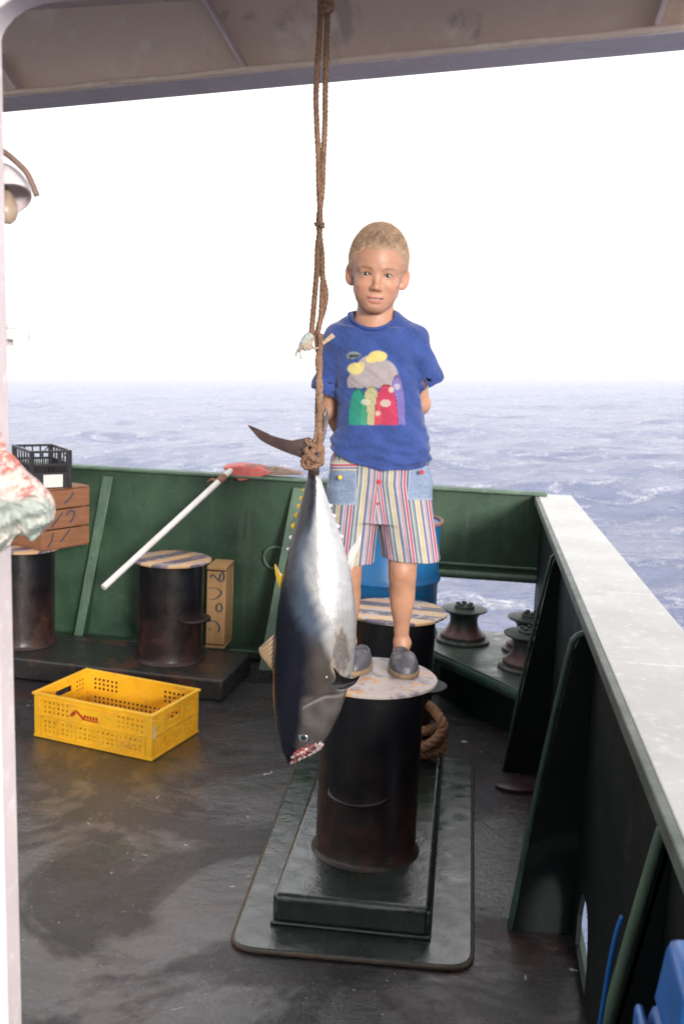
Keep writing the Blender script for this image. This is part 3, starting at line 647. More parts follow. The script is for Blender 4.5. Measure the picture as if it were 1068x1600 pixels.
for sx in (-1, 1):
    mb = MB()
    for k in range(1, 6): mb.box((sx*(X-.005), -Y+.02 + k*(2*Y-.04)/6, hk*.81), (.006, .006, hk*.32))
    for k in range(20): mb.box((sx*(X-.005), -Y+.026 + k*(2*Y-.052)/19, hk*.51), (.006, .004, hk*.19))
    mb.obj('slat_row', M_blk, bk, local=True)
mb = MB()
for sy in (-1, 1): mb.box((0, sy*(Y-.004), hk*.21), (2*X-.041, .006, hk*.41))
for sx in (-1, 1): mb.box((sx*(X-.004), 0, hk*.21), (.006, 2*Y-.041, hk*.41))
mb.box((0, 0, .004), (2*X-.042, 2*Y-.042, .006)); mb.obj('lower_panel', M_blk, bk, local=True)
mb = MB(); mb.box((.008, -Y+.0003, hk*.20), (.085, .001, .055)); mb.obj('label_sheet', plain('label_white', (.70, .66, .64), .6, .1), bk, local=True)
# ============================================================ upright wooden box behind the rusty bollard
wb0 = onz(351, 1024, .001)[:2]; Yw = 4.67
a0, a1 = onY(321, 1024, Yw), onY(350, 1027, Yw); xw0, xw1 = a0[0], a1[0]; ztop = onY(351, 886, Yw)[2]; zbw = ZB2 + .0015
ub_ = thing('wooden_box', 'upright pale wooden box with blue scrawls behind the rusty bollard', 'box', ((xw0+xw1)/2, Yw+.08, zbw))
W2 = (xw1-xw0)/2; hh = ztop - zbw
mb = MB(); mb.bx(-W2, W2, -.08, -.068, .018, hh-.024); mb.bx(-W2, W2, .068, .08, .018, hh-.024); mb.bx(W2-.012, W2-.001, -.0675, .0675, .018, hh-.024); mb.bx(-W2+.001, -W2+.012, -.0675, .0675, .018, hh-.024)
mb.obj('side', M_wood2, ub_, local=True, bevel=.002)
for z0_, z1_ in ((0, .012), (hh-.016, hh)): mb = MB(); mb.bx(-W2-.001, W2+.001, -.081, .081, z0_, z1_); mb.obj('end_board', M_wood2, ub_, local=True, bevel=.002)
mb = MB(); mb.bx(-W2+.01, W2-.01, -.07, .07, .0125, hh-.0165); mb.obj('lining', plain('dark_wood', (.04, .025, .015), .8), ub_, local=True)
fw = lambda u, v, o: (-W2 + .002 + u*(2*W2-.004)/.083, -.08-o, v*hh)
scrawl([[(.012, .86), (.022, .90), (.04, .86), (.06, .82), (.075, .86), (.072, .93), (.058, .90), (.055, .84)], [(.006, .73), (.03, .74), (.055, .72), (.065, .68), (.05, .63), (.03, .60), (.008, .60)],
        [(.060, .56), (.045, .53), (.045, .47), (.060, .45), (.07, .50), (.062, .56)], [(.01, .32), (.03, .34), (.05, .31), (.06, .25), (.055, .20)], [(.008, .24), (.02, .22)]], .0085, fw, ub_)
# ============================================================ broom resting on the rim and the bollard
bU = bw(np.dot(PR[:2] - onz(366, 744, ZR)[:2], ub[:2]), ZR+.040, .01)
bM = onz(216, 868, .555)
dirb = (bM-bU)/np.linalg.norm(bM-bU); bL = bM + dirb*.0
for _ in range(200):
    bL = bL + dirb*.005
    v = BAS.T @ (bL - np.array([0, 0, H])); 
    if 534 + F*v[0]/v[2] <= 162: break
br = thing('broom', 'white handled broom with red head leaning from bollard up to the rim', 'broom', tuple(bL))
mb = MB(); mb.tube([bL + (bU-bL)*k/20 for k in range(21)], .0135, 16); mb.obj('handle', plain('handle_white', (.62, .60, .58), .4, .2, 12), br, smooth=50)
M_rag = plain('rusty_cloth', (.28, .13, .09), .8, .5, 60)
mb = MB(); k0, k1 = bL + (bU-bL)*.875, bL + (bU-bL)*.93; mb.tube([k0 + (k1-k0)*k/8 for k in range(9)], [.015, .018, .016, .019, .017, .019, .016, .018, .015], 12); mb.tube([k0, k0 + np.array([-.03, .0, .01]), k0 + np.array([-.055, 0, -.005])], [.009, .007, .003], 8); mb.obj('binding', M_rag, br, smooth=True)
hd = thing('tmp', 'tmp', 'tmp'); bpy.data.objects.remove(hd)
Yh = bU[1] - .02
P_ = lambda x, y, dy=0: onY(x, y, Yh + dy)
fan = [(346, 731), (372, 728), (405, 731), (424, 737), (416, 743), (398, 748), (374, 753), (362, 744)]
fan = [P_(x, y) for x, y in fan]
mb = MB(); c_ = sum(fan)/len(fan); mb.prism(fan, [p*.9 + c_*.1 + np.array([0, .055, .016]) for p in fan]); mb.obj('head', plain('broom_red', (.55, .12, .11), .45, .3, 30), br, bevel=.006)
mb = MB(); g = np.random.default_rng(5)
for k in range(420):
    u = g.uniform(0, 1); a = P_(372 + 46*u, 735 + 4*u + g.uniform(-3, 3), g.uniform(.0, .06)); b = P_(385 + 85*u**.8 + g.uniform(-8, 12), 727 + 12*u + g.uniform(-4, 4), g.uniform(0, .10)); c = (a+b)/2 + g.normal(0, .008, 3); c[2] = max(c[2], a[2])
    mb.tube([a, c, b], [.0016, .0014, .0006], 4)
mb.obj('bristles', plain('bristle', (.40, .30, .25), .8, .5, 60), br)
# ============================================================ things at the near left frame
xf = xr(800)[0]
def P3(x, y, Y): return onY(x, y, Y)
fl_ = thing('floodlight', 'white domed lamp with amber bulb and brown cable at the left edge', 'lamp', tuple(P3(0, 300, 1.25)))
def dome(cx, cy, R, Y):
    c = P3(cx, cy, Y); s = Y/F; ax = np.array([.42, -.32, -.85]); ax /= np.linalg.norm(ax); u = np.cross(ax, [0, 0, 1.]); u /= np.linalg.norm(u); v = np.cross(u, ax); mb = MB()
    G = []
    for rr, k in ((R*s, 1), (R*s*.93, 0)):
        for j, th in (list(enumerate(np.linspace(.02, PI/2*1.12, 16))) if k else list(enumerate(np.linspace(PI/2*1.12, .02, 16)))):
            G.append([c - ax*rr*math.cos(th)*1.15 + (u*math.cos(a)+v*math.sin(a))*rr*math.sin(th) for a in np.linspace(0, 2*PI, 41)])
    mb.grid(np.array(G)); return mb, c, ax
mb, cL, axL = dome(2, 306, 47, 1.25); mb.obj('shade', M_post, fl_, smooth=60)
mb = MB(); p0 = cL - axL*.01; prof_ = [p0 + axL*(.0 + .047*k/10) for k in range(11)]; mb.tube(prof_, [.010, .011, .012, .0135, .014, .0145, .0145, .014, .012, .009, .003], 18); mb.obj('bulb', plain('amber_bulb', (.46, .34, .25), .35, .4), fl_, smooth=True)
mb = MB(); mb.tube(spline([P3(x, y, 1.22) for x, y in ((-30, 225), (-5, 232), (10, 240), (28, 255), (42, 270), (51, 288), (58, 306))], 40), .0036, 12); mb.obj('cable', plain('brown_cable', (.20, .115, .09), .6, .3, 60), fl_, smooth=True)
mb = MB(); mb.tube([cL - axL*.035, np.array([xr(300)[0]-.03, 1.165, cL[2]+.03])], .008, 10); mb.obj('arm', M_post, fl_, smooth=True)
wbk_ = thing('wall_bracket', 'small white rust spotted bracket plate sticking out at the left edge', 'bracket', tuple(P3(5, 523, 1.25)))
cB = P3(0, 521, 1.25); mb = MB(); R = 50*1.25/F
mb.lathe([(R*.97, -.006), (R, -.003), (R, .004), (R*.97, .006), (R*.5, .0075)], cB, 48, 1, .7); mb.obj('plate', paint('bracket_white', (.74, .70, .68), (.62, .58, .58), rust=(.45, .2, .06), rust_at=.66, rough=(.4, .6), scale=20, rust_scale=25), wbk_, smooth=30)
mb = MB(); mb.lathe([(R*.42, -.0145), (R*.42, -.0065)], cB, 30); mb.lathe([(R*.25, .0065), (R*.25, .013)], cB, 30); mb.obj('boss', M_post, wbk_, smooth=30)
mb = MB(); mb.box(cB + np.array([-R*.95, -.02, 0]), (.02, .12, .011)); mb.obj('lug', M_post, wbk_, bevel=.002)
# plastic bag tied to the frame
def bag():
    Yb = 1.16; P2d = [(-22, 700), (8, 703), (22, 712), (42, 735), (62, 752), (80, 772), (87, 792), (84, 812), (70, 828), (50, 846), (36, 836), (24, 842), (12, 856), (-20, 870), (-50, 840), (-62, 780), (-45, 730)]
    P2d = spline(P2d + [P2d[0]], 180)[:-1]; c2 = np.array([12, 785.]); rings = []
    g = np.random.default_rng(11); m_ = len(P2d)
    for j, th in enumerate(np.linspace(-PI/2, PI/2, 60)):
        k = math.cos(th)**.75; row = []
        for i, p in enumerate(P2d):
            q = c2 + (p-c2)*k; a = 2*PI*i/m_
            dy = -.036*math.sin(th)
            wr = .0035*(math.sin(5*a+9*th)+math.sin(11*a-7*th+2)*.7+math.sin(23*a+15*th)*.4 + math.sin(37*a - 22*th)*.25)
            row.append(onY(q[0], q[1], Yb + dy + wr*max(.15, math.cos(th))*1.0 + .003*math.sin(q[1]*.22 + q[0]*.1)))
        row.append(row[0]); rings.append(row)
    mb = MB(); mb.grid(np.array(rings)); return mb
m = Mt('bag_plastic'); P = m.geo(); o3 = m.xyz(P)
zc_ = onY(40, 775, 1.16)[2]
letters = m.ramp(m.noise(210, 2, .5, .8, vec=P, stretch=(1, .3, 1.5)), [(.47, 0), (.50, 1)])
zone = m.ramp(m.noise(26, 2, .4, vec=P), [(.44, 0), (.50, 1)])
upz = m.ramp(m.math('MULTIPLY', m.math('SUBTRACT', o3[2], zc_), 30), [(.0, 0), (.25, 1)])
msk = m.math('MULTIPLY', m.math('MULTIPLY', letters, zone), upz)
lowz = m.ramp(m.math('MULTIPLY', m.math('SUBTRACT', zc_+.008, o3[2]), 40), [(.0, 0), (.4, 1)])
col = m.mix(m.ramp(m.noise(40, 4, vec=P), [(.4, 0), (.6, 1)]), (.72, .58, .55), (.62, .56, .50))
col = m.mix(m.math('MULTIPLY', lowz, m.ramp(m.noise(34, 5, .6, 1.0, vec=P), [(.42, 0), (.50, .85)])), col, (.33, .40, .36)); col = m.mix(m.math('MULTIPLY', msk, .85), col, (.60, .14, .11))
M_bag = m.out(col, .33, m.bump(m.noise(60, 6, .6, 1.5, vec=P), .8, .006)); m.p.inputs['Subsurface Weight'].default_value = .2; m.p.inputs['Subsurface Radius'].default_value = (.01, .01, .01)
o = weld(bag().obj('plastic_bag', M_bag, None, smooth=True, fix=False)); tag(o, 'crumpled pinkish plastic bag with red and grey print hanging at left', 'bag')
mb = MB(); pa = onY(2, 712, 1.15); mb.tube(spline([onY(14, 722, 1.15), pa, pa + np.array([-.012, .012, .035]), np.array([xr(700)[0]-.012, YF-.048, pa[2]+.075])], 24), [.0075]*12 + [.004]*12, 10); mb.obj('handle', M_bag, o, smooth=True)
# ============================================================ rope coil behind the front bollard
M_rope = Mt('rope_brown'); n = M_rope.noise(90, 6, .7, .4); n2 = M_rope.noise(9, 4)
col = M_rope.mix(M_rope.ramp(n, [(.3, 0), (.7, 1)]), (.15, .078, .048), (.42, .26, .17)); col = M_rope.mix(M_rope.ramp(n2, [(.4, 0), (.7, .6)]), col, (.15, .085, .055))
M_rope = M_rope.out(col, .85, M_rope.bump(n, .9, .004)); M_rope.node_tree.nodes['Principled BSDF'].inputs['Specular IOR Level'].default_value = .2
M_rope2 = wood('rope_tan', (.30, .155, .07), (.17, .08, .038), 30, (1, 1, 1))
c = onz(660, 1185, .11); Rc = .085; mb = MB(); pth = []
for k in range(150):
    a = k*2*PI*3.2/150; lv = k/150; pth.append((c[0] - .015 + (Rc + .008*math.sin(3*a+1))*math.cos(a+.7), c[1] + .02 + (Rc + .006*math.sin(2*a))*math.sin(a+.7)*.8, .122 + .115*lv*(1+.12*math.sin(2.3*a))))
laid_rope(mb, pth, .0165, .06); p_e = pth[-1]
laid_rope(mb, spline([p_e, (p_e[0]+.03, p_e[1]-.03, p_e[2]+.035), (c[0]+.045, c[1]-.07, .29), (c[0]+.06, c[1]-.10, .25), (c[0]+.01, c[1]-.12, .20), (c[0]-.06, c[1]-.06, .18)], 50), .0165, .06)
o = mb.obj('rope_coil', M_rope2, None, smooth=True, fix=False); tag(o, 'thick tan rope coiled on the plinth behind the front bollard', 'rope')
# ============================================================ blue things in the near right corner
m = Mt('blue_plastic'); M_bp = m.out(m.mix(m.ramp(m.noise(8, 5), [(.35, 0), (.7, 1)]), (.010, .12, .42), (.008, .085, .30)), m.ramp(m.noise(14, 4), [(.3, .28), (.7, .45)]), m.bump(m.noise(30, 4), .15, .003))
Yc = 1.02; xa = onY(1016, 1500, Yc+.13)[0]; xb = XS-.012; zt_ = onY(1030, 1458, Yc+.12)[2]; zs = onY(1000, 1566, Yc+.12)[2]
can = thing('plastic_container', 'glossy blue plastic container in the lower right corner', 'container', ((xa+xb)/2, Yc+.12, .0015))
mb = MB(); mb.prism([(xa-.006, Yc-.005, .0015), (xb, Yc-.005, .0015), (xb, Yc+.15, .0015), (xa-.006, Yc+.15, .0015)], [(xa, Yc, zs), (xb, Yc, zs), (xb, Yc+.13, zs), (xa, Yc+.13, zs)]); mb.obj('body', M_bp, can, bevel=.014)
mb = MB(); mb.prism([(xa+.003, Yc, zs+.0005), (xb, Yc, zs+.0005), (xb, Yc+.125, zs+.0005), (xa+.003, Yc+.125, zs+.0005)], [(xa+.012, Yc+.004, zt_), (xb, Yc+.004, zt_), (xb, Yc+.12, zt_), (xa+.012, Yc+.12, zt_)]); mb.obj('raised_top', M_bp, can, bevel=.012)
mb = MB(); xs_ = onY(988, 1580, Yc+.12)[0]; mb.bx(xs_, xa-.006, Yc+.01, Yc+.12, zs-.10, zs+.0); mb.obj('side_step', M_bp, can, bevel=.008)
mb = MB(); mb.tube(spline([onY(x, y, 1.585) for x, y in ((971, 1432), (963, 1455), (953, 1500), (943, 1560), (930, 1640))] , 30), .0038, 10)
b3 = onY(930, 1640, 1.585); mb.tube(spline([b3, b3 + np.array([-.02, 0, -.2]), (b3[0]-.03, 1.585, .012), (b3[0]-.1, 1.45, .006), (b3[0]-.12, 1.1, .006)], 40), .0048, 10)
o = mb.obj('hose', M_bp, None, smooth=True, fix=False); tag(o, 'thin bright blue hose running down the nearest green bracket', 'hose')
# ============================================================ hanging tuna
YF2 = 2.45
def FP(x, y, dy=0.): return onY(x, y, YF2 + dy)
fk = np.array([(738,481,500),(748,480,501),(765,475.5,506),(790,469,515),(820,461,526),(850,453.5,536),(880,446.5,544),(910,440.5,550),(950,434,555.5),(990,430,556.5),(1020,428,554),(1050,427,550),(1080,427.5,542),(1105,429,534.5),(1130,431.5,524),(1150,435,512.5),(1165,439,500),(1178,443.5,484),(1187,447,468),(1193,450.5,458)], float)
def tuna():
    ys = np.concatenate([np.linspace(738, 1175, 230), 1193 - (18)*np.cos(np.linspace(0, PI/2, 26))[1:]])
    n = 180; V = []; A = {'u': [], 'y': [], 'f': []}
    L_ = np.interp(ys, fk[:, 0], fk[:, 1]); R_2 = np.interp(ys, fk[:, 0], fk[:, 2])
    k = np.ones(15)/15; Ls = np.convolve(np.pad(L_, 7, 'edge'), k, 'valid'); Rs = np.convolve(np.pad(R_2, 7, 'edge'), k, 'valid')
    Ls[:8], Rs[:8] = L_[:8], R_2[:8]; Ls[-10:], Rs[-10:] = L_[-10:], R_2[-10:]
    for y, l, r in zip(ys, Ls, Rs):
        cx, a = (l+r)/2, (r-l)/2
        bq = a*YF2/F*np.interp(y, [738, 780, 900, 1050, 1193], [.55, .66, .74, .72, .60])
        for i in range(n):
            t = 2*PI*i/n; c, s = math.cos(t), math.sin(t)
            rr = 1.0
            ux = c*rr; dy = -bq*s*abs(s)**-.08 if abs(s) > 1e-6 else 0
            q = FP(cx + a*ux, y, 0); q[1] += 0
            # gill cover: a slight raised plate whose hind edge arcs across the flank
            edge_y = 1076 + 16*max(0, .55-ux)**1.5*1.6 + 6*abs(ux-.5)
            g = .0030/(1+math.exp(-(y-edge_y)/1.4)) * (1 if ux > -.30 else max(0, 1+(ux+.30)*4)) * abs(s)**.6 * (1 if y < 1160 else max(0, 1-(y-1160)/15))
            e2 = 1118 + 10*ux; g += .0016/(1+math.exp(-(y-e2)/1.2))*(1 if -.1 < ux < .75 else 0)*abs(s)**.6*(1 if y < 1160 else 0)
            q = q + np.array([0, dy*1.0 - g*np.sign(s)*1.0 if abs(s) > .05 else dy, 0])
            # streaky flank relief
            pass
            V.append(q); A['u'].append(ux); A['y'].append(y); A['f'].append(s)
    m_ = len(ys); V = np.array(V)
    f = [(j*n+i, j*n+(i+1) % n, (j+1)*n+(i+1) % n, (j+1)*n+i) for j in range(m_-1) for i in range(n)] + [tuple(range(n))[::-1], tuple((m_-1)*n+i for i in range(n))]
    return V, f, {k_: np.array(v_) for k_, v_ in A.items()}
V, Fc, A = tuna(); u, y = A['u'], A['y']
g = np.random.default_rng(21)
def vnoise(a, b, fx, fy, seed):
    q = np.random.default_rng(seed); o_ = 0
    for _ in range(7): o_ = o_ + np.sin(a*fx*q.uniform(.4, 1.6) + b*fy*q.uniform(.4, 1.6)*q.choice([-1, 1]) + q.uniform(0, 6.28))
    return o_/3.0
def ss(x, a, b): t = np.clip((x-a)/(b-a), 0, 1); return t*t*(3-2*t)
w1 = vnoise(u, y, 6, .06, 1)*.05 + vnoise(u, y, 14, .2, 2)*.02
d_end = np.interp(y, [738, 775, 836, 902, 930, 980, 1010, 1060, 1110, 1160, 1193], [.6, .20, -.55, -.68, -.62, -.22, -.05, -.05, -.10, -.15, 1.2]) + w1   # dark back ends here
s_beg = np.interp(y, [738, 775, 836, 902, 930, 960, 1000, 1060, 1193], [.9, .30, -.16, -.22, .02, .18, .42, .80, 1.6]) + w1*1.4                           # silver belly begins here
dark = np.array([.007, .008, .016]); blue = np.array([.06, .085, .125]); silver = np.array([.50, .50, .51]); brown = np.array([.060, .050, .045])
tmid = ss(u, d_end-.20, d_end+.34)[:, None]; tbel = ss(u, s_beg-.22, s_beg+.26)[:, None]
up_ = ss(y, 960, 1010)[:, None]; mid = blue*(1-up_) + brown*up_
mid = mid*(1 + .22*vnoise(u, y, 9, .10, 5))[:, None]
col = dark*(1-tmid) + mid*tmid; col = col*(1-tbel) + silver*(1 + .06*vnoise(u, y, 10, .35, 6))[:, None]*tbel
gill = ss(y, 1072, 1084)[:, None]*ss(u, -.25, .1)[:, None]; gcol = np.array([.105, .095, .090])*(1 + .25*vnoise(u, y, 8, .12, 8))[:, None]
col = col*(1-gill) + gcol*gill
edge_y = 1076 + 16*np.maximum(0, .55-u)**1.5*1.6 + 6*np.abs(u-.5)
ln = np.exp(-((y-edge_y+3)/1.8)**2)*(u > -.1); col = col*(1-.6*ln[:, None]) + np.array([.02, .018, .02])*.6*ln[:, None]
ln = np.exp(-((y-edge_y-2)/1.8)**2)*(u > -.1); col = col*(1-.45*ln[:, None]) + np.array([.38, .33, .31])*.45*ln[:, None]
# brown scored patch with cream edge over the pectoral base
pxl = np.interp(y, fk[:, 0], (fk[:, 1]+fk[:, 2])/2) + u*np.interp(y, fk[:, 0], (fk[:, 2]-fk[:, 1])/2)
pm = (((pxl-536)/11)**2 + ((y-1012)/33)**2) + .35*vnoise(pxl, y, .5, .18, 9); m1 = ss(pm, 1.25, .85)[:, None]; m2 = (ss(pm, 1.9, 1.3)-ss(pm, 1.25, .85)).clip(0)[:, None]
pat = np.array([.17, .12, .10])*(1+.5*vnoise(pxl, y, .5, .5, 31))[:, None]*.8 + .03
col = col*(1-m1*.7) + pat*m1*.7; col = col*(1-m2*.55) + np.array([.45, .37, .25])*m2*.55
# torn red and white mouth
jm = ss((y-1153) - (pxl-500)*-.62, 3, 8)*ss(u, -.35, -.1); jm = (jm*ss(y, 1153, 1160))[:, None]
tis = np.where((np.sin(pxl*.35+y*.5)+vnoise(pxl, y, .5, .5, 12)) > .3, 1, 0)[:, None]; tc = np.array([.42, .09, .09])*(1-tis) + np.array([.60, .45, .43])*tis
col = col*(1-jm) + tc*jm
met = (ss(u, s_beg-.2, s_beg+.3)*.45 + .03)*(1-jm[:, 0])
m = Mt('tuna_skin'); c_ = m.attr('Col'); n1 = m.noise(130, 5, .65); n2 = m.noise(28, 6, .6, .6, stretch=(1, 1, .4))
cc_ = m.mix(m.ramp(n2, [(.35, .0), (.7, .28)]), c_, (.30, .30, .33), 'MULTIPLY')
M_tuna = m.out(cc_, m.ramp(n2, [(.3, .17), (.7, .34)]), m.bump(n1, .30, .001, m.bump(n2, .35, .004)), metal=m.attr('metal', 'Fac'), coat=.2, coat_r=.15)
fish = thing('tuna', 'large silver and dark blue tuna hanging head down by its tail', 'fish', tuple(FP(452, 1193)))
mkmesh('body', V, Fc, M_tuna, fish, smooth=55, cols={'Col': col, 'metal': met})
M_fin = plain('fin_dark', (.075, .048, .045), .35, .4, 40, .3, coat=.3); M_finb = plain('fin_black', (.012, .009, .010), .25, .3, 30, coat=.4)
M_fy = plain('fin_yellow', (.50, .33, .03), .4, .4, 60); M_fs = plain('fin_silver', (.62, .60, .60), .3, .2, 40); M_spine = plain('fin_tan', (.30, .20, .12), .45, .4, 50)
def fin(name, pts, mat, dy=0., th=.004, curve=0., smooth_n=60, closed=True):
    q = spline(list(pts) + [pts[0]], smooth_n)[:-1]; c2 = q.mean(0); mb = MB(); rings = []
    for k, side_ in ((1.0, 0), (.985, 1), (.6, 1), (.0, 1)):
        rings.append([FP(*(c2 + (p-c2)*k), dy + curve*((p-q[0])**2).sum()**.5/100) + np.array([0, -th*side_*(1-.55*k), 0]) for p in q])
    for k, side_ in ((1.0, 0), (.985, 1), (.6, 1), (.0, 1)):
        rings.insert(0, [FP(*(c2 + (p-c2)*k), dy + curve*((p-q[0])**2).sum()**.5/100) + np.array([0, th*side_*(1-.55*k), 0]) for p in q]) if k < 1 else None
    R0 = [r + [r[0]] for r in rings]; mb.grid(np.array(R0)); o_ = mb.obj(name, mat, fish, smooth=70, fix=False); weld(o_); return o_
fin('tail_lobe', [(484, 712), (478, 717), (458, 711), (436, 702.5), (409, 689), (396, 676), (387, 663.5), (402, 671), (416, 677.5), (445, 686), (468, 689), (482, 683), (490, 690), (494, 702)], M_fin, .0, .006)
fin('tail_lobe', [(488, 712), (484, 700), (491, 690), (500, 676), (503, 655), (509, 634), (513, 648), (511, 668), (506, 688), (500, 704), (495, 714)], M_fin, .012, .006)
mb = MB(); mb.tube([FP(489, 705, .004), FP(489, 718, .002), FP(490, 730, 0), FP(490.5, 742, 0)], [.014, .0125, .013, .0135], 24); mb.obj('tail_stalk', M_fin, fish, smooth=True)
for k, (yy, sz) in enumerate([(766, 5), (779, 6), (791, 6.5), (805, 7.5), (822, 8), (840, 6), (858, 5)]):
    lx = np.interp(yy, fk[:, 0], fk[:, 1]); fin('finlet', [(lx+2, yy-sz*.8), (lx-sz*.75, yy-sz*.3), (lx-sz*.55, yy+sz*.3), (lx+1.5, yy+sz)], M_fy if k < 5 else M_fs, 0, .0018, smooth_n=24)
for k, yy in enumerate([790, 806, 822, 838]):
    rx = np.interp(yy, fk[:, 0], fk[:, 2]); fin('finlet', [(rx-2, yy-4), (rx+4, yy-1), (rx+2.5, yy+2.5), (rx-2, yy+4)], M_fs, 0, .0018, smooth_n=24)
fin('second_dorsal_fin', [(449, 896), (440, 897), (429.5, 881), (431, 900), (438.5, 921), (446, 917)], M_fy, 0, .003)
fin('anal_fin', [(543, 884), (545, 862), (556, 846), (563.5, 834), (562, 850), (553, 874), (550, 890)], M_fs, 0, .003)
fin('dorsal_fin', [(432, 985), (424, 996), (413, 1008), (404.5, 1014), (407, 1024), (414, 1033), (421, 1042), (430, 1052), (432, 1030)], M_spine, .002, .0012)
mb = MB()
for k in range(8):
    t_ = k/7; mb.tube([FP(433, 988+58*t_, .001), FP(420+6*t_, 1000+46*t_, -.001), FP(404+25*t_, 1013+37*t_, .001)], [.0016, .0013, .0006], 6)
mb.obj('fin_spines', plain('spine_pale', (.50, .38, .26), .4), fish, smooth=True)
mb = MB(); mb.tube([FP(*p) for p in spline([(431, 1050), (427, 1068), (427, 1090), (429, 1115)], 16)], .0016, 6); mb.obj('dorsal_groove', M_spine, fish, smooth=True)
def pect():          # long dark pectoral fin standing out towards the camera
    up_e = spline([(507, 1040), (521, 1043), (534, 1056), (549, 1060), (563, 1055)], 24); lo_e = spline([(506, 1073), (522, 1077), (540, 1076), (554, 1069), (563, 1055)], 24)
    G = []
    for sgn in (1, -1):
        for i in range(24):
            row = []
            for j, t_ in enumerate(np.linspace(0, 1, 9) if sgn == 1 else np.linspace(1, 0, 9)):
                p = up_e[i]*(1-t_) + lo_e[i]*t_; s_ = i/23; th = .0035*math.sin(PI*t_)*(1-s_)**.5
                dq = -.052 - .016*s_ + .010*math.sin(PI*t_); row.append(FP(p[0], p[1], dq - sgn*th))
            G.append((sgn, i, row))
    g1 = [r for s_, i, r in G if s_ == 1]; g2 = [r for s_, i, r in G if s_ == -1]
    mb = MB(); mb.grid(np.array([a_ + b_ for a_, b_ in zip(g1, g2)])); o_ = mb.obj('pectoral_fin', M_finb, fish, smooth=60, fix=False); weld(o_)
    mb = MB(); mb.tube([FP(500, 1055, -.020), FP(506, 1057, -.045), FP(514, 1058, -.053)], [.012, .013, .009], 14); mb.obj('fin_root', M_fin, o_, smooth=True)
pect()
# eye
ec = FP(474.5, 1151.5, -.0392)
mb = MB(); R = .0120; Gd = []
for i, th in enumerate(np.linspace(0, PI/2*1.1, 14)): Gd.append([ec + np.array([math.sin(th)*math.cos(a)*R*1.25, -math.cos(th)*R*.62, math.sin(th)*math.sin(a)*R]) for a in np.linspace(0, 2*PI, 33)])
mb.grid(np.array(Gd)); ey_o = mb.obj('eye', None, fish, smooth=True, fix=False)
m = Mt('fish_eye'); q = m.xyz(); rr2 = m.math('SQRT', m.math('ADD', m.math('POWER', m.math('SUBTRACT', q[0], ec[0]-fish.location[0]), 2), m.math('POWER', m.math('SUBTRACT', q[2], ec[2]-fish.location[2]), 2)))
M_eye = m.out(m.ramp(m.math('DIVIDE', rr2, .0125), [(0, (.010, .014, .018)), (.52, (.03, .05, .06)), (.60, (.16, .18, .19)), (.80, (.24, .26, .27)), (.95, (.05, .05, .05))]), .15, coat=.3); ey_o.data.materials.append(M_eye)
mb = MB(); mb.tube([ec + np.array([.0150*math.cos(a), .0035 + .001*math.cos(2*a), .0122*math.sin(a)]) for a in np.linspace(0, 2*PI, 40)], .0014, 8, cap=False); mb.obj('eye_ring', plain('eye_ring', (.13, .13, .13), .4, .3, 50), fish, smooth=True)
# jaws and torn tissue
M_tis = [plain('tissue_red', (.42, .07, .08), .25, .4, 80, coat=.6), plain('tissue_pale', (.66, .50, .48), .3, .3, 80, coat=.6), plain('jaw_dark', (.05, .035, .04), .3, .3, 60, coat=.5)]
def strip(name, pts, rs, mat, dy=-.022): mb = MB(); mb.tube([FP(p[0], p[1], dy - .004*math.sin(i*1.7)) for i, p in enumerate(spline(pts, 22))], np.interp(np.linspace(0, 1, 22), np.linspace(0, 1, len(rs)), rs), 10); return mb.obj(name, mat, fish, smooth=True)
strip('upper_jaw', [(455, 1184), (468, 1177), (482, 1167), (492, 1157)], [.003, .0055, .006, .004], M_tis[1], -.024)
strip('jaw_flesh', [(459, 1178), (470, 1171), (483, 1161), (488, 1152)], [.003, .005, .0065, .004], M_tis[0], -.027)
strip('lower_jaw', [(466, 1187), (480, 1180), (493, 1172), (503, 1163)], [.003, .004, .006, .005], M_tis[1], -.016)
strip('jaw_flesh', [(470, 1182), (482, 1176), (493, 1166), (496, 1160)], [.003, .004, .005, .004], M_tis[2], -.022)
strip('jaw_flesh', [(462, 1181), (473, 1179), (484, 1171), (490, 1163)], [.002, .003, .0035, .003], M_tis[0], -.029)
mb = MB(); g = np.random.default_rng(4)
for k in range(26):
    a_ = np.array([g.uniform(460, 498), 0.]); a_[1] = 1186 - (a_[0]-460)*.62 + g.uniform(-4, 4); b_ = a_ + g.uniform(-7, 7, 2)
    mb.tube([FP(a_[0], a_[1], g.uniform(-.033, -.020)), FP(*((a_+b_)/2), g.uniform(-.035, -.022)), FP(b_[0], b_[1], g.uniform(-.030, -.016))], [.0015, .0022, .0008], 6)
mb.obj('tissue_strands', M_tis[1], fish, smooth=True)
mb = MB(); mb.lathe([(.001, 0), (.0045, .002), (.006, .008), (.004, .013), (.001, .015)], FP(499, 1168, -.016) - np.array([0, 0, .006]), 12); mb.obj('lip_lump', M_tis[1], fish, smooth=True)
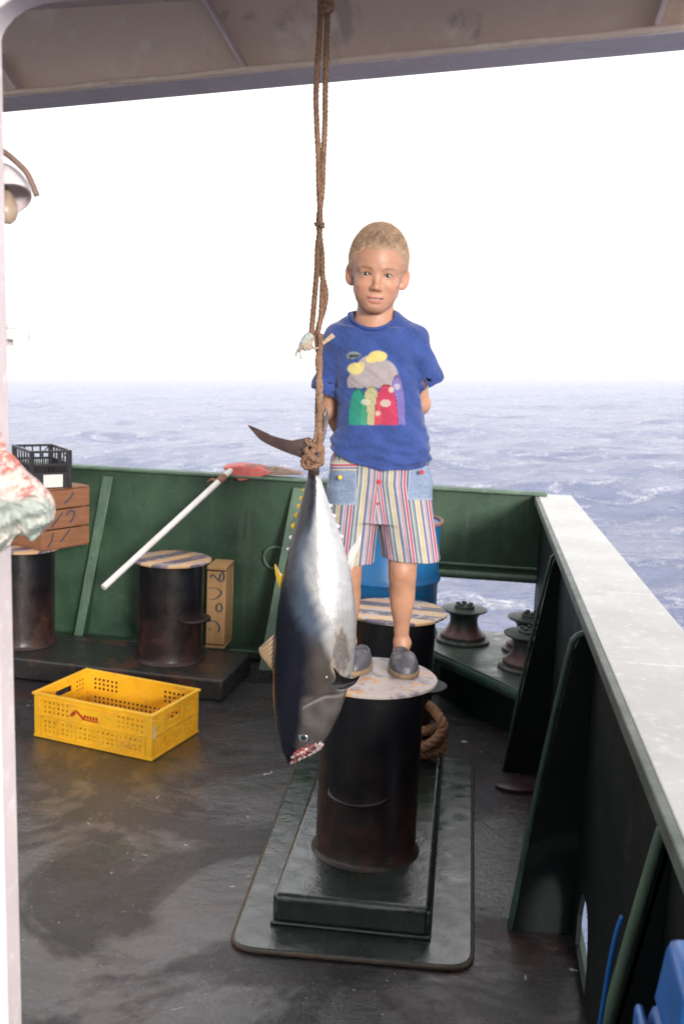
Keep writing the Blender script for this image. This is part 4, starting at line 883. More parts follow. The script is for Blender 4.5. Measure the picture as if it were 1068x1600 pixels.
# ============================================================ the rope
rope = thing('rope', 'doubled brown laid rope hanging from above and knotted round the tuna tail', 'rope', tuple(FP(490, 715)))
def rpath(pts, n=160): return np.array([FP(p[0], p[1], p[2]) for p in spline(pts, n)])
mb = MB()
laid_rope(mb, rpath([(503, -45, 0), (501, 5, 0), (498.5, 60, 0), (495.5, 110, 0), (493.5, 150, 0), (494.5, 190, 0), (497, 240, 0), (498, 290, 0), (500, 350, -.004), (496, 385, 0), (495, 420, -.006), (492, 455, -.004), (489, 490, 0), (486, 524, 0)]), .0066, .030)
mb.obj('strand', M_rope, rope, smooth=True, fix=False); mb = MB(); laid_rope(mb, rpath([(513, -45, 0), (511.5, 10, 0), (510, 70, 0), (508, 140, 0), (507.5, 190, 0), (505, 250, .002), (503, 300, .002), (498, 340, .004), (499, 365, .006), (503, 400, .0), (503.5, 430, .002), (509, 458, 0), (506, 482, 0), (499, 505, 0), (495, 530, .004), (499.5, 565, .006), (497.5, 600, .0), (496, 640, .006), (495.5, 675, .0), (488, 706, -.018), (482, 722, -.018), (480, 731, -.012)]), .0066, .030)
mb.obj('strand', M_rope, rope, smooth=True, fix=False); mb = MB(); laid_rope(mb, rpath([(486, 524, .006), (496, 520, -.008), (500, 500, -.010), (502, 470, -.008), (503, 440, -.004)], 60), .0055, .030)
mb.obj('strand', M_rope, rope, smooth=True, fix=False); mb = MB(); laid_rope(mb, rpath([(500, 522, -.010), (500, 545, -.006), (496, 565, -.008), (500, 600, .007), (498, 630, -.006), (499, 662, .004), (500, 690, -.016), (496, 708, -.020)], 90), .0064, .030)
mb.obj('strand', M_rope, rope, smooth=True, fix=False)
mb = MB(); kc = (489.5, 712)
for k, (yy, tl, r1) in enumerate([(694, .5, 11.5), (703, -.35, 12.5), (712, .55, 13.5), (719, .15, 13.5), (727, -.25, 12.5)]):
    pts = []
    for a in np.linspace(0, 2*PI*1.02, 60): pts.append(FP(kc[0] + r1*math.cos(a)*1.0, yy + tl*r1*math.cos(a) + 2*math.sin(a), -.0195*math.sin(a)))
    laid_rope(mb, np.array(pts), .0062, .030)
laid_rope(mb, rpath([(477, 700, -.018), (484, 712, -.028), (495, 720, -.026), (503, 712, -.018), (502, 697, -.016), (495, 690, -.018)], 60), .0062, .03)
laid_rope(mb, rpath([(480, 731, -.016), (473, 726, -.012), (474, 716, -.020), (486, 706, -.028)], 40), .0062, .03)
mb.obj('knot', M_rope, rope, smooth=True, fix=False)
mb = MB()
for k, (yy, r1) in enumerate([(-6, 8), (2, 9), (10, 9), (17, 7.5)]):
    laid_rope(mb, np.array([FP(509 + r1*math.cos(a), yy + (.5-k*.3)*5*math.cos(a), -.013*math.sin(a)) for a in np.linspace(0, 2*PI*1.02, 50)]), .0068, .03)
mb.obj('hitch', M_rope, rope, smooth=True, fix=False); mb = MB(); laid_rope(mb, np.array([FP(495 + 0*a, 350 + 2*math.sin(a), 0) + np.array([.0085*(math.cos(a)+.6), -.0095*math.sin(a), 0]) for a in np.linspace(0, 2*PI*1.02, 40)]), .0045, .02)
mb.obj('hitch', M_rope, rope, smooth=True, fix=False); mb = MB(); mb.tube([FP(499, 352, -.012), FP(506, 355, -.013), FP(508, 357, -.010)], [.004, .003, .001], 7); mb.tube([FP(494, 350, -.008), FP(491, 349, -.008)], [.004, .003], 7)
mb.obj('hitch', M_rope, rope, smooth=True, fix=False)
tp = FP(509, -52); mb = MB(); mb.tube([tp + np.array([.020*math.cos(a), 0, .020*math.sin(a) + .006]) for a in np.linspace(0, 2*PI, 32)], .0055, 10, cap=False)
mb.tube([tp + np.array([0, 0, .022]), np.array([tp[0], tp[1], ZC+.002])], .007, 10); o = mb.obj('deck_eye', M_under, None, smooth=60); tag(o, 'steel eye under the upper deck that carries the rope', 'eye bolt')
# rag and scrap tied in the rope
m = Mt('rag_cloth'); M_ragc = m.out(m.mix(m.ramp(m.noise(60, 4), [(.42, 0), (.58, 1)]), (.48, .60, .60), (.46, .36, .28)), .7, m.bump(m.noise(110, 5, .6, 1), .9, .004))
def lump(pts, base_r, seed, Yo, name):
    q = spline(pts + [pts[0]], 70)[:-1]; c2 = q.mean(0); G = []
    for th in np.linspace(-PI/2, PI/2, 26):
        G.append([FP(*(c2 + (p-c2)*math.cos(th)**.8), Yo + base_r*math.sin(th) + .0022*math.sin(i*.9+th*6+seed)*math.cos(th)) for i, p in enumerate(np.vstack([q, q[:1]]))])
    mb = MB(); mb.grid(np.array(G)); return mb
mb = lump([(482, 518), (493, 522), (489, 534), (487, 545), (479, 549), (470, 547), (464, 551), (466, 541), (469, 532), (475, 523)], .011, 1, .0, 'rag')
mb.tube([FP(467, 545), FP(463, 551), FP(462, 557)], [.004, .003, .002], 7); mb.tube([FP(468, 547), FP(469, 556, -.004), FP(470, 561)], [.003, .002, .0015], 7); mb.tube([FP(484, 541), FP(492, 545, -.008), FP(498, 543, -.01)], [.003, .0025, .002], 7)
ro = mb.obj('rag', M_ragc, rope, smooth=True, fix=False)
mb = MB(); a_, b_ = FP(504, 537, -.010), FP(521, 523.5, -.006); dv = b_-a_; dv /= np.linalg.norm(dv); nv = np.array([-dv[2], 0, dv[0]])*.0055
mb.prism([a_-nv*.6, a_+nv*.8, a_+nv*.8+(0, .002, 0), a_-nv*.6+(0, .002, 0)], [b_-nv, b_+nv*1.1, b_+nv*1.1+(0, .002, 0), b_-nv+(0, .002, 0)]); mb.obj('tape_end', plain('tape_tan', (.55, .40, .26), .6, .4, 90), rope, bevel=.0008)
# ============================================================ implicit-surface tools (one continuous skin per mesh)
def v_(p): return np.asarray(p, np.float32)
def rc(p, a, b, r1, r2):
    a, b = v_(a), v_(b); ab = b-a; t = np.clip(((p-a) @ ab)/(ab @ ab), 0, 1); d = p - a - t[:, None]*ab
    return np.sqrt((d*d).sum(1)) - (r1 + t*(r2-r1))
def ell(p, c, r, R=None):
    q = p - v_(c)
    if R is not None: q = q @ v_(R)
    r = v_(r); k0 = np.sqrt(((q/r)**2).sum(1)) + 1e-9; k1 = np.sqrt(((q/(r*r))**2).sum(1)) + 1e-9
    return k0*(k0-1)/k1
def smin(a, b, k): h = np.clip(.5 + .5*(b-a)/k, 0, 1); return b*(1-h) + a*h - k*h*(1-h)
def smax(a, b, k): return -smin(-a, -b, k)
def surfnet(f, lo, hi, h, zcut=None):
    lo = np.array(lo, float); nn_ = np.ceil((np.array(hi)-lo)/h).astype(int) + 1
    C = 4; nc = np.ceil(nn_/C).astype(int) + 1; hc = h*C
    gx = [lo[i] + hc*np.arange(nc[i]) for i in range(3)]
    pc = np.stack(np.meshgrid(*gx, indexing='ij'), -1).reshape(-1, 3).astype(np.float32); vc = f(pc).reshape(nc)
    idx = [np.minimum((np.arange(nn_[i])+C//2)//C, nc[i]-1) for i in range(3)]
    Vv = vc[np.ix_(*idx)].astype(np.float32); msk = np.abs(Vv) < hc*2.2
    ii = np.argwhere(msk); pts = (lo + ii*h).astype(np.float32); out = np.empty(len(pts), np.float32)
    for s in range(0, len(pts), 400000): out[s:s+400000] = f(pts[s:s+400000])
    Vv[msk] = out
    ins = Vv < 0
    cnt = sum(ins[a:nn_[0]-1+a, b:nn_[1]-1+b, c:nn_[2]-1+c].astype(np.int8) for a in (0, 1) for b in (0, 1) for c in (0, 1))
    cell = np.argwhere((cnt > 0) & (cnt < 8)); id_ = -np.ones(nn_-1, np.int64); id_[tuple(cell.T)] = np.arange(len(cell))
    acc = np.zeros((len(cell), 3)); num = np.zeros(len(cell))
    cor = [(a, b, c) for a in (0, 1) for b in (0, 1) for c in (0, 1)]
    for i in range(8):
        for j in range(i+1, 8):
            a, b = np.array(cor[i]), np.array(cor[j])
            if np.abs(a-b).sum() != 1: continue
            va = Vv[tuple((cell+a).T)]; vb = Vv[tuple((cell+b).T)]; m_ = (va < 0) != (vb < 0); t = np.where(m_, va/(va-vb+1e-20), 0)
            acc += (a + t[:, None]*(b-a))*m_[:, None]; num += m_
    P = lo + (cell + acc/num[:, None])*h
    faces = []
    for ax in range(3):
        o = [i for i in range(3) if i != ax]; sl0 = [slice(None)]*3; sl1 = [slice(None)]*3; sl0[ax] = slice(0, -1); sl1[ax] = slice(1, None)
        A_, B_ = ins[tuple(sl0)], ins[tuple(sl1)]; e_ = np.argwhere(A_ != B_); fl_ = A_[tuple(e_.T)]
        ok = (e_[:, o[0]] > 0) & (e_[:, o[1]] > 0) & (e_[:, o[0]] < nn_[o[0]]-1) & (e_[:, o[1]] < nn_[o[1]]-1); e_ = e_[ok]; fl_ = fl_[ok]
        def sh(d0, d1): q = e_.copy(); q[:, o[0]] -= d0; q[:, o[1]] -= d1; return id_[tuple(q.T)]
        qd = np.stack([sh(1, 1), sh(0, 1), sh(0, 0), sh(1, 0)], 1)
        if ax == 1: fl_ = ~fl_
        qd = np.where(fl_[:, None], qd, qd[:, ::-1]); faces.append(qd)
    Fq = np.concatenate(faces); Fq = Fq[(Fq >= 0).all(1)]
    for _ in range(2):
        p = P.astype(np.float32); e0 = h*.35; d0 = f(p); g_ = np.stack([(f(p + v_(np.eye(3)[k]*e0)) - f(p - v_(np.eye(3)[k]*e0)))/(2*e0) for k in range(3)], 1)
        st = d0[:, None]*g_/((g_**2).sum(1)[:, None] + 1e-6); ln_ = np.linalg.norm(st, axis=1); st *= np.minimum(1, .6*h/(ln_+1e-9))[:, None]; P = P - st
    return P, Fq
# ============================================================ the boy: joints read off at their own distance
Y0 = 3.0; OB = np.array([onY(592, 1045, Y0)[0], Y0, .6015])
def B(x, y, dy=0.): return onY(x, y, Y0+dy) - OB
S = Y0/F*1.0
zpx = lambda y: B(590, y, 0)[2]
def rotm(roll, yaw, pitch):
    cr, sr, cy, sy, cp, sp = math.cos(roll), math.sin(roll), math.cos(yaw), math.sin(yaw), math.cos(pitch), math.sin(pitch)
    Ry = np.array([[cr, 0, sr], [0, 1, 0], [-sr, 0, cr]]); Rz = np.array([[cy, -sy, 0], [sy, cy, 0], [0, 0, 1]]); Rx = np.array([[1, 0, 0], [0, cp, -sp], [0, sp, cp]])
    return Ry @ Rz @ Rx
HR = rotm(math.radians(3.0), math.radians(5), math.radians(3)); HO = B(589.3, 430, -.012)    # head frame: x right, -y to the front, z up; origin between the eyes
HS = 0.97
MZ = 8.0
def eyes_open(p, sgn):
    q = p - v_((sgn*.0305, -.0865, .0005)); up_ = q[:, 2] + 31*q[:, 0]**2 - .0055; dn = -q[:, 2] + 20*q[:, 0]**2 - .0040
    return np.maximum(np.maximum(up_, dn), q[:, 1] - .012)
def head(p):                      # p in head frame
    d = ell(p, (0, .008, .048), (.0725, .094, .088)); d = smin(d, ell(p, (0, -.014, .030), (.0665, .076, .070)), .03)
    d = smin(d, ell(p, (0, -.022, -.030), (.0560, .060, .064)), .03)
    d = smin(d, ell(p, (0, -.064, -.083), (.022, .018, .0155)), .026)
    for s in (-1, 1):
        d = smin(d, rc(p, (s*.045, .002, -.045), (s*.017, -.055, -.083), .016, .012), .025)
        d = smin(d, ell(p, (s*.034, -.061, -.028), (.021, .0205, .020)), .022)
        d = smin(d, rc(p, (s*.014, -.0795, .017), (s*.043, -.068, .017), .0070, .0060), .016)
        d = smax(d, -ell(p, (s*.0305, -.1005, .0015), (.0165, .0145, .0110)), .012)
        d = smin(d, ell(p, (s*.0305, -.0705, .0005), (.0150, .0135, .0122)), .006)
        d = np.maximum(d, -eyes_open(p, s))
        d = smin(d, ell(p, (s*.0305, -.0685, .0005), (.0134, .0134, .0134)), .0006)
    for s in (-1, 1): d = smin(d, ell(p, (s*.032, -.046, -.056), (.019, .022, .020)), .022)
    d = smin(d, rc(p, (0, -.082, .006), (0, -.0950, -.0285), .0042, .0076), .012)
    d = smin(d, ell(p, (0, -.0968, -.0330), (.0098, .0082, .0074)), .007)
    for s in (-1, 1):
        d = smin(d, ell(p, (s*.0112, -.0890, -.0355), (.0058, .0075, .0054)), .006)
        d = smax(d, -ell(p, (s*.0060, -.0935, -.0412), (.0030, .0042, .0020)), .002)
    d = smin(d, ell(p, (0, -.071, -.061), (.026, .0160, .022)), .020)
    d = smax(d, -rc(p, (0, -.0945, -.045), (0, -.0925, -.053), .0018, .0023), .004)
    def lip(p, z, r, bow, yy):
        x = np.clip(p[:, 0], -.029, .029); zc = z + bow*(1-(x/.023)**2) + MZ*x*x; yc = yy + 11.*x*x
        return np.sqrt((p[:, 2]-zc)**2 + ((p[:, 1]-yc)/1.15)**2 + (p[:, 0]-x)**2) - r*np.sqrt(np.clip(1-(x/.0270)**2, 0, 1)) + .0012*(np.abs(x) > .0270)
    d = smin(d, lip(p, -.0600, .0027, .0010, -.0862), .004); d = smin(d, lip(p, -.0698, .0035, -.0014, -.0856), .004)
    x = p[:, 0]; gap = np.maximum(np.abs(p[:, 2] + .0645 - MZ*x*x) - np.clip(.0034*(1-(x/.023)**2), 0, 1), np.maximum(p[:, 1]+.0795, np.abs(x)-.022)); d = smax(d, -gap, .0008)
    d = smax(d, -rc(p, (-.013, -.0905, -.0785), (.013, -.0905, -.0785), .0030, .0030), .007)
    for s in (-1, 1):
        q = p - v_((s*.0735, .000, -.003)); a = -.72*s; q2 = np.stack([q[:, 0]*math.cos(a) + q[:, 1]*math.sin(a), -q[:, 0]*math.sin(a) + q[:, 1]*math.cos(a), q[:, 2] - .12*q[:, 1]], 1)
        e_ = ell(q2, (s*.001, .006, .0), (.0058, .0180, .0290)); e_ = smin(e_, ell(q2, (s*.000, -.003, -.022), (.0052, .010, .010)), .006)
        e_ = smax(e_, -ell(q2, (s*.0085, .002, .003), (.0062, .0118, .0190)), .003); e_ = smin(e_, ell(q2, (s*.003, -.008, -.001), (.003, .004, .006)), .004)
        d = smin(d, e_, .005)
    return d
def tohead(p): return ((p - v_(HO)) @ v_(HR))/HS
aL = [B(530, 540, .0), B(514, 642, .050), B(556, 692, .125)]; aR = [B(642, 540, .0), B(658, 632, .055), B(612, 692, .130)]
def handset(p, w, dirx, s):       # relaxed hand behind the back: palm, four fingers, thumb from the side
    w = v_(w); d_ = v_((dirx, .10, -.32)); d_ /= np.linalg.norm(d_); n_ = v_((0, 1, .2)); n_ -= d_*(n_ @ d_); n_ /= np.linalg.norm(n_); t_ = np.cross(d_, n_)
    pc = w + d_*.034; R = np.stack([d_, n_, t_], 1); out = ell(p, pc, (.034, .0115, .0265), R); out = smin(out, rc(p, w - d_*.006, w + d_*.018, .0165, .016), .015)
    for k, (off, L) in enumerate(((-.0195, .046), (-.0065, .053), (.0065, .050), (.019, .040))):
        a = w + d_*.060 + t_*off; k1 = a + d_*L*.45 - n_*.004; k2 = k1 + (d_*.75 - n_*.5)*L*.32; k3 = k2 + (d_*.4 - n_*.8)*L*.25
        out = smin(out, rc(p, a - d_*.01, k1, .0072, .0066), .004); out = smin(out, rc(p, k1, k2, .0066, .0060), .002); out = smin(out, rc(p, k2, k3, .0060, .0050), .002)
    a = w + d_*.018 - t_*.020; b_ = a + (d_*.6 - t_*.7)*.030; c_ = b_ + (d_*.9 - t_*.2)*.022
    out = smin(out, rc(p, a, b_, .0095, .0080), .006); out = smin(out, rc(p, b_, c_, .0078, .0062), .003); return out
kneeR, ankR = B(628.5, 888, -.010), B(626.5, 1004, .045); kneeL, ankL = B(543, 890, -.008), B(545, 1004, .050)
def body(p):
    d = smin(head(tohead(p))*HS, rc(p, B(586, 462, .016), B(586, 512, .008), .0485, .0500), .018)
    d = smin(d, rc(p, B(583, 505, .012), B(546, 526, .004), .040, .028), .03); d = smin(d, rc(p, B(590, 505, .012), B(629, 526, .004), .040, .028), .03)
    d = smin(d, ell(p, B(588, 585, .0), (.090, .060, .150)), .03); d = smin(d, ell(p, B(593, 735, .0), (.098, .064, .110)), .04)
    for a, s in ((aL, 1), (aR, -1)):
        arm = smin(rc(p, a[0], a[1], .029, .0240), rc(p, a[1], a[2], .0245, .0180), .010); arm = smin(arm, ell(p, (a[1]*.62 + a[2]*.38), (.025, .025, .030)), .02)
        arm = smin(arm, handset(p, a[2], s*1.0, s), .010); d = smin(d, arm, .012)
    for kn, an, hp, s in ((kneeR, ankR, B(627, 765), 1), (kneeL, ankL, B(556, 765), -1)):
        leg = rc(p, hp, kn + (0, 0, .02), .064, .038); leg = smin(leg, ell(p, kn + (0, -.005, -.004), (.036, .038, .046)), .02)
        cf = kn*.68 + an*.32; leg = smin(leg, ell(p, cf + (s*.001, .012, .0), (.0325, .037, .078)), .03); leg = smin(leg, rc(p, kn + (0, .004, -.03), an + (0, .0, .01), .031, .0200), .025)
        leg = smin(leg, ell(p, kn + (0, -.035, -.002), (.017, .010, .020)), .015)
        leg = smin(leg, ell(p, an + (s*.004, -.004, .0), (.0255, .025, .020)), .014)
        leg = smin(leg, rc(p, an + (0, .012, -.03), an + (0, -.085, -.045), .024, .020), .02)
        d = smin(d, leg, .02)
    return d
def col_skin(P):
    q = tohead(P.astype(np.float32)); x, y, z = q.T; base = np.array([.46, .245, .158]); n = len(P)
    c = np.tile(base, (n, 1)); isb = P[:, 2] > zpx(515)
    nz = vnoise(P[:, 0]*100, P[:, 2]*100, .9, .9, 41)*.04 + vnoise(P[:, 0]*100, P[:, 2]*100, 3, 3, 42)*.02; c *= (1+nz)[:, None]
    def blend(m, col): nonlocal c; m = np.clip(m, 0, 1)[:, None]; c = c*(1-m) + np.array(col)*m
    g2 = lambda a, b, cz, s1, s2, s3=.03: np.exp(-((x-a)/s1)**2 - ((z-cz)/s2)**2 - ((y-b)/s3)**2)*isb
    for s in (-1, 1):
        blend(.45*g2(s*.040, -.07, -.030, .017, .015, .04), (.58, .22, .15)); blend(.30*np.exp(-((np.abs(x)-.084)/.014)**2)*(y > -.02)*(np.abs(z) < .045)*isb, (.58, .24, .17))
        # brows, upper lash line, lower lid
        bx = (x*s-.031)/.019; bz = z - (.0195 - .0035*bx**2 + .0015*bx); blend(.85*np.exp(-(bz/.0030)**2)*np.exp(-bx**4)*(y < -.05)*isb, (.20, .11, .065))
        qx = x*s-.0305; lu = z - (.0005 + .0060 - 31*qx**2); blend(1.0*np.exp(-(lu/.0018)**2)*(np.abs(qx) < .0145)*(y < -.06)*isb, (.09, .045, .032))
        lc = z - (.0005 + .0112 - 20*qx**2); blend(.35*np.exp(-(lc/.0016)**2)*(np.abs(qx) < .014)*(y < -.06)*isb, (.33, .16, .10))
        ll = z - (.0005 - .0042 + 20*qx**2); blend(.40*np.exp(-(ll/.0013)**2)*(np.abs(qx) < .013)*(y < -.06)*isb, (.30, .14, .10))
        blend(.8*np.exp(-((x-s*.0058)/.003)**2 - ((z+.0425)/.0022)**2)*(y < -.082)*isb, (.20, .075, .055))
    blend(.30*g2(0, -.10, -.034, .012, .010, .03), (.58, .24, .17))
    up = z - (-.0598 + .0012*(1-(x/.023)**2) + MZ*x*x); blend(.65*np.exp(-(up/.0034)**4)*(np.abs(x) < .0245)*(y < -.08)*isb, (.44, .145, .125))
    lo_ = z - (-.0700 - .0018*(1-(x/.023)**2) + MZ*x*x); blend(.65*np.exp(-(lo_/.0042)**4)*(np.abs(x) < .0225)*(y < -.08)*isb, (.46, .16, .135))
    gp = z + .0645 - MZ*x*x; blend(1.0*np.exp(-(gp/.0028)**4)*(np.abs(x) < .0225)*(y < -.06)*isb, (.30, .10, .085)); blend(.95*np.exp(-((gp-.0008)/.0017)**4)*(np.abs(x) < .014)*(y < -.06)*isb, (.74, .68, .60))
    blend(.6*np.exp(-((np.abs(x)-.0245)/.002)**2)*np.exp(-((z+.0612)/.002)**2)*(y < -.06)*isb, (.22, .08, .06))
    for kn in (kneeR, kneeL):
        blend(.35*np.exp(-((P[:, 0]-kn[0])/.022)**2 - ((P[:, 2]-kn[2]+.004)/.024)**2)*(P[:, 1] < 0)*(~isb), (.46, .20, .13)); blend(.30*np.exp(-((P[:, 2]-kn[2]+.026+.3*(P[:, 0]-kn[0])**2*40)/.0025)**2)*(P[:, 1] < -.01)*(np.abs(P[:, 0]-kn[0]) < .022)*(~isb), (.34, .16, .10))  # reddened knees, and kneecap shading put into the colour
    # eyeballs
    for s in (-1, 1):
        e0 = np.array([s*.0305, -.0685, .0005]); dd = q - e0; r = np.linalg.norm(dd, axis=1); on = (r < .01385)*(y < -.068)*(np.array(eyes_open(q, s)) < .0012)*isb
        gz = dd/np.maximum(r, 1e-6)[:, None]; an = np.degrees(np.arccos(np.clip(gz @ (np.array([-.02, -.995, -.03])), -1, 1)))
        blend(on*1., (.50, .43, .39)); blend(on*(an < 31), (.055, .035, .026)); blend(on*(an < 12), (.012, .010, .010)); blend(on*(an > 24)*(an < 28.5)*.7, (.05, .035, .03))
    return c
EYE = None
P1_, F1_ = surfnet(body, B(588, 505, 0)*[1, 0, 0] + [-.10, -.13, zpx(506)], B(588, 505, 0)*[1, 0, 0] + [.12, .13, zpx(335)], .0016)
zc2 = zpx(506) + .0035
P2_, F2_ = surfnet(body, (-.26, -.16, -.0), (.26, .22, zc2), .0036)
boy = thing('person', 'fair haired boy in blue T-shirt standing on the front bollard', 'person', tuple(OB))
boy['label'] = 'fair haired boy in blue T-shirt and striped shorts, hands behind back, on a bollard'
Pb = np.vstack([P1_, P2_]); Fb = np.vstack([F1_, F2_ + len(P1_)])
m = Mt('skin'); c_ = m.attr('Col'); n1 = m.noise(260, 3, .6); n2 = m.noise(40, 4)
M_skin = m.out(m.mix(m.ramp(n2, [(.35, 0), (.7, .12)]), c_, (.70, .35, .25), 'MULTIPLY'), m.mix(m.attr('gloss', 'Fac'), m.ramp(n2, [(.3, .42), (.7, .56)]), .06), m.bump(n1, .10, .0006))
M_skin.node_tree.nodes['Principled BSDF'].inputs['Subsurface Weight'].default_value = .12; M_skin.node_tree.nodes['Principled BSDF'].inputs['Subsurface Radius'].default_value = (.012, .005, .003); M_skin.node_tree.nodes['Principled BSDF'].inputs['Subsurface Scale'].default_value = .6
qh = tohead(Pb.astype(np.float32)); gl = np.zeros(len(Pb))
for s in (-1, 1):
    dd = qh - np.array([s*.0305, -.0685, .0005]); gl = np.maximum(gl, (np.linalg.norm(dd, axis=1) < .01385)*(qh[:, 1] < -.068)*(eyes_open(qh, s) < .0012)*(Pb[:, 2] > zc2))
mkmesh('body', Pb, Fb, M_skin, boy, smooth=True, local=True, cols={'Col': col_skin(Pb), 'gloss': gl.astype(float)})
# ---------------------------------------------------------------- hair
def hairline(x, y):               # lowest height of the hair at a place on the head
    fr = np.interp(y, [-.095, -.075, -.055, -.035, -.020, .0, .03, .06, .10], [.077, .069, .047, .022, .002, .026, .012, -.045, -.055])
    return fr - .010*np.exp(-(x/.022)**2)*(y < -.06) + .0010*np.sin(x*310+1)*(y < -.05)
def hair(p):
    q = tohead(p); x, y, z = q.T; d = head(q)*HS; n = vnoise(q[:, 0]*1000, q[:, 1]*1000, .2, .2, 51)*.0005 + vnoise(q[:, 2]*1000, q[:, 1]*1000+q[:, 0]*700, .15, .2, 52)*.0005
    h = hairline(x, y); hd_ = (h - z); th = .0045*np.clip((z-h)/.022, 0, 1)**.6
    cr_ = ell(q, (0, .008, .048), (.0775, .097, .091)); dd = smin(d - th + n, cr_*HS + n, .006)
    sk = smax(dd, hd_*.8, .002); ears = np.minimum(ell(q, (-.090, .012, -.006), (.018, .026, .036)), ell(q, (.090, .012, -.006), (.018, .026, .036)))
    return np.maximum(np.maximum(sk, -ears), np.abs(d)-.012)
Ph, Fh = surfnet(hair, HO + [-.11, -.125, -.08], HO + [.13, .135, .165], .0020)
q = tohead(Ph.astype(np.float32)); g = np.random.default_rng(9)
def haircol(q):
    x, y, z = q.T; c = np.tile(np.array([.52, .375, .265]), (len(q), 1)); n = vnoise(x*1000, z*1000, .12, .12, 61)*.10 + vnoise(x*1000, y*1000, .25, .25, 62)*.05
    fr = np.exp(-((z-.094)/.020)**2)*np.exp(-((x-.004)/.036)**2)*(y < -.02)*(.8+.3*vnoise(x*1000, z*1000, .3, .3, 66)); c = c*(1-.8*fr[:, None]) + np.array([.20, .12, .08])*.8*fr[:, None]
    sd_ = np.clip((np.abs(x)-.05)/.03, 0, 1)[:, None]*.5; c = c*(1-sd_) + np.array([.60, .46, .34])*sd_; c = c*(1+n)[:, None]; hl_ = np.exp(-np.clip(z-hairline(x, y), 0, 1)/.007)[:, None]*.75; return c*(1-hl_) + np.array([.46, .27, .185])*hl_
m = Mt('hair'); M_hair = m.out(m.mix(m.ramp(m.noise(420, 3, .7), [(.35, 0), (.7, .5)]), m.attr('Col'), (.75, .72, .68), 'MULTIPLY'), .6, m.bump(m.noise(500, 4, .7), .4, .001), spec=.3)
hr = mkmesh('hair', Ph, Fh, M_hair, boy, smooth=True, local=True, cols={'Col': haircol(q)})
ctr_ = HO + HR @ np.array([0, .01, .03])
dirs = Ph - ctr_; dirs /= np.linalg.norm(dirs, axis=1)[:, None]
outer = np.where((head(q) > .0012) & (q[:, 2] > hairline(q[:, 0], q[:, 1]) + .003))[0]; sel = g.choice(outer, 46000, replace=True)
bp = Ph[sel] + g.normal(0, .0009, (len(sel), 3)); dn = dirs[sel] + g.normal(0, .28, (len(sel), 3)) + np.array([0, -.45, .15])*(q[sel, 1] < -.02)[:, None]*.6; dn /= np.linalg.norm(dn, axis=1)[:, None]
L_ = g.uniform(.004, .0075, len(sel))[:, None]; sidev = np.cross(dn, g.normal(size=(len(sel), 3))); sidev /= np.linalg.norm(sidev, axis=1)[:, None]; wv = .00022
Vh = np.stack([bp - dn*.001 - sidev*wv, bp - dn*.001 + sidev*wv, bp + dn*L_], 1).reshape(-1, 3); Ft = np.arange(len(Vh)).reshape(-1, 3)
ct = np.repeat(haircol(q[sel])*g.uniform(.85, 1.2, (len(sel), 1)), 3, axis=0)
mkmesh('hair_strands', Vh, Ft, M_hair, hr, smooth=False, local=True, cols={'Col': ct})
# ---------------------------------------------------------------- T-shirt
def arr(tab): t = np.array(tab, float); z = np.array([zpx(a) for a in t[:, 0]]); o = np.argsort(z); return z[o], t[o]
tz, tt = arr([(495, 586, 40, .050, .006), (510, 586, 60, .060, .005), (525, 586.5, 68, .068, .003), (545, 588, 66, .073, 0), (580, 588.5, 63.5, .076, -.003), (615, 591, 65.5, .076, -.004), (650, 595, 69.5, .077, -.004), (680, 595.5, 75, .080, -.003), (700, 594.5, 78.5, .083, -.002), (716, 594.5, 79, .085, -.002), (735, 594, 78, .084, -.002)])
cxz = np.array([B(a[1], a[0])[0] for a in tt]); hwz = tt[:, 2]*S; dpz = tt[:, 3]; cyz = tt[:, 4]
def torso(p, off=0.):
    z = p[:, 2]; cx = np.interp(z, tz, cxz); w_ = np.interp(z, tz, hwz)-off; dq = np.interp(z, tz, dpz)-off; cy = np.interp(z, tz, cyz)
    u_ = np.abs((p[:, 0]-cx)/w_); v2 = np.abs((p[:, 1]-cy)/dq); k = (u_**2.5 + v2**2.5)**(1/2.5); return (k-1)*np.minimum(w_, dq)*1.02
def wrinkle(p):
    x, y, z = p[:, 0], p[:, 1], p[:, 2]; o_ = 0
    xr_ = B(650, 570)[0]; zr_ = zpx(568)
    for (ax_, az_, sg) in ((xr_, zr_, 1), (B(527, 572)[0], zpx(575), -1)):       # folds running from the armpits
        dx, dz = (ax_-x)*sg, az_-z; r = np.sqrt(dx*dx+dz*dz)+1e-5; an = np.arctan2(dz, dx)
        o_ = o_ + .0014*np.sin(an*6 + 1.3 + 6*r)*np.exp(-((r-.055)/.04)**2)
    zb_h = np.clip((zpx(672)-z)/.05, 0, 1)
    o_ = o_ + .0028*zb_h*np.sin(z*210 + 12*x + 1.4*np.sin(x*38)) + .0020*np.sin(x*55 + z*22 + 1.2*np.sin(z*30))*np.clip((zpx(600)-z)/.08, 0, 1)
    o_ = o_ + .0022*(1-np.abs(np.sin(x*26 + z*34 + 1.6*np.sin(z*17+x*9)+.8)))**3*np.clip((zpx(540)-z)/.04, 0, 1) + .0018*(1-np.abs(np.sin(x*31 - z*27 + 2.1*np.sin(z*13)+2)))**3*np.clip((zpx(560)-z)/.05, 0, 1)
    o_ = o_ + .0016*np.sin(x*48 - z*60 + 2*np.sin(z*20+y*20)) + .0010*np.sin(x*90 + z*110 + y*70)
    return o_
sLa, sLb = B(530, 535, 0), B(505.5, 612, .012); sRa, sRb = B(644, 533, 0), B(675, 602, .010)
hemx = [B(a, b)[0] for a, b in ((505, 695), (514, 700), (530, 709), (555, 721), (597, 729), (640, 727), (673, 720), (690, 716))]
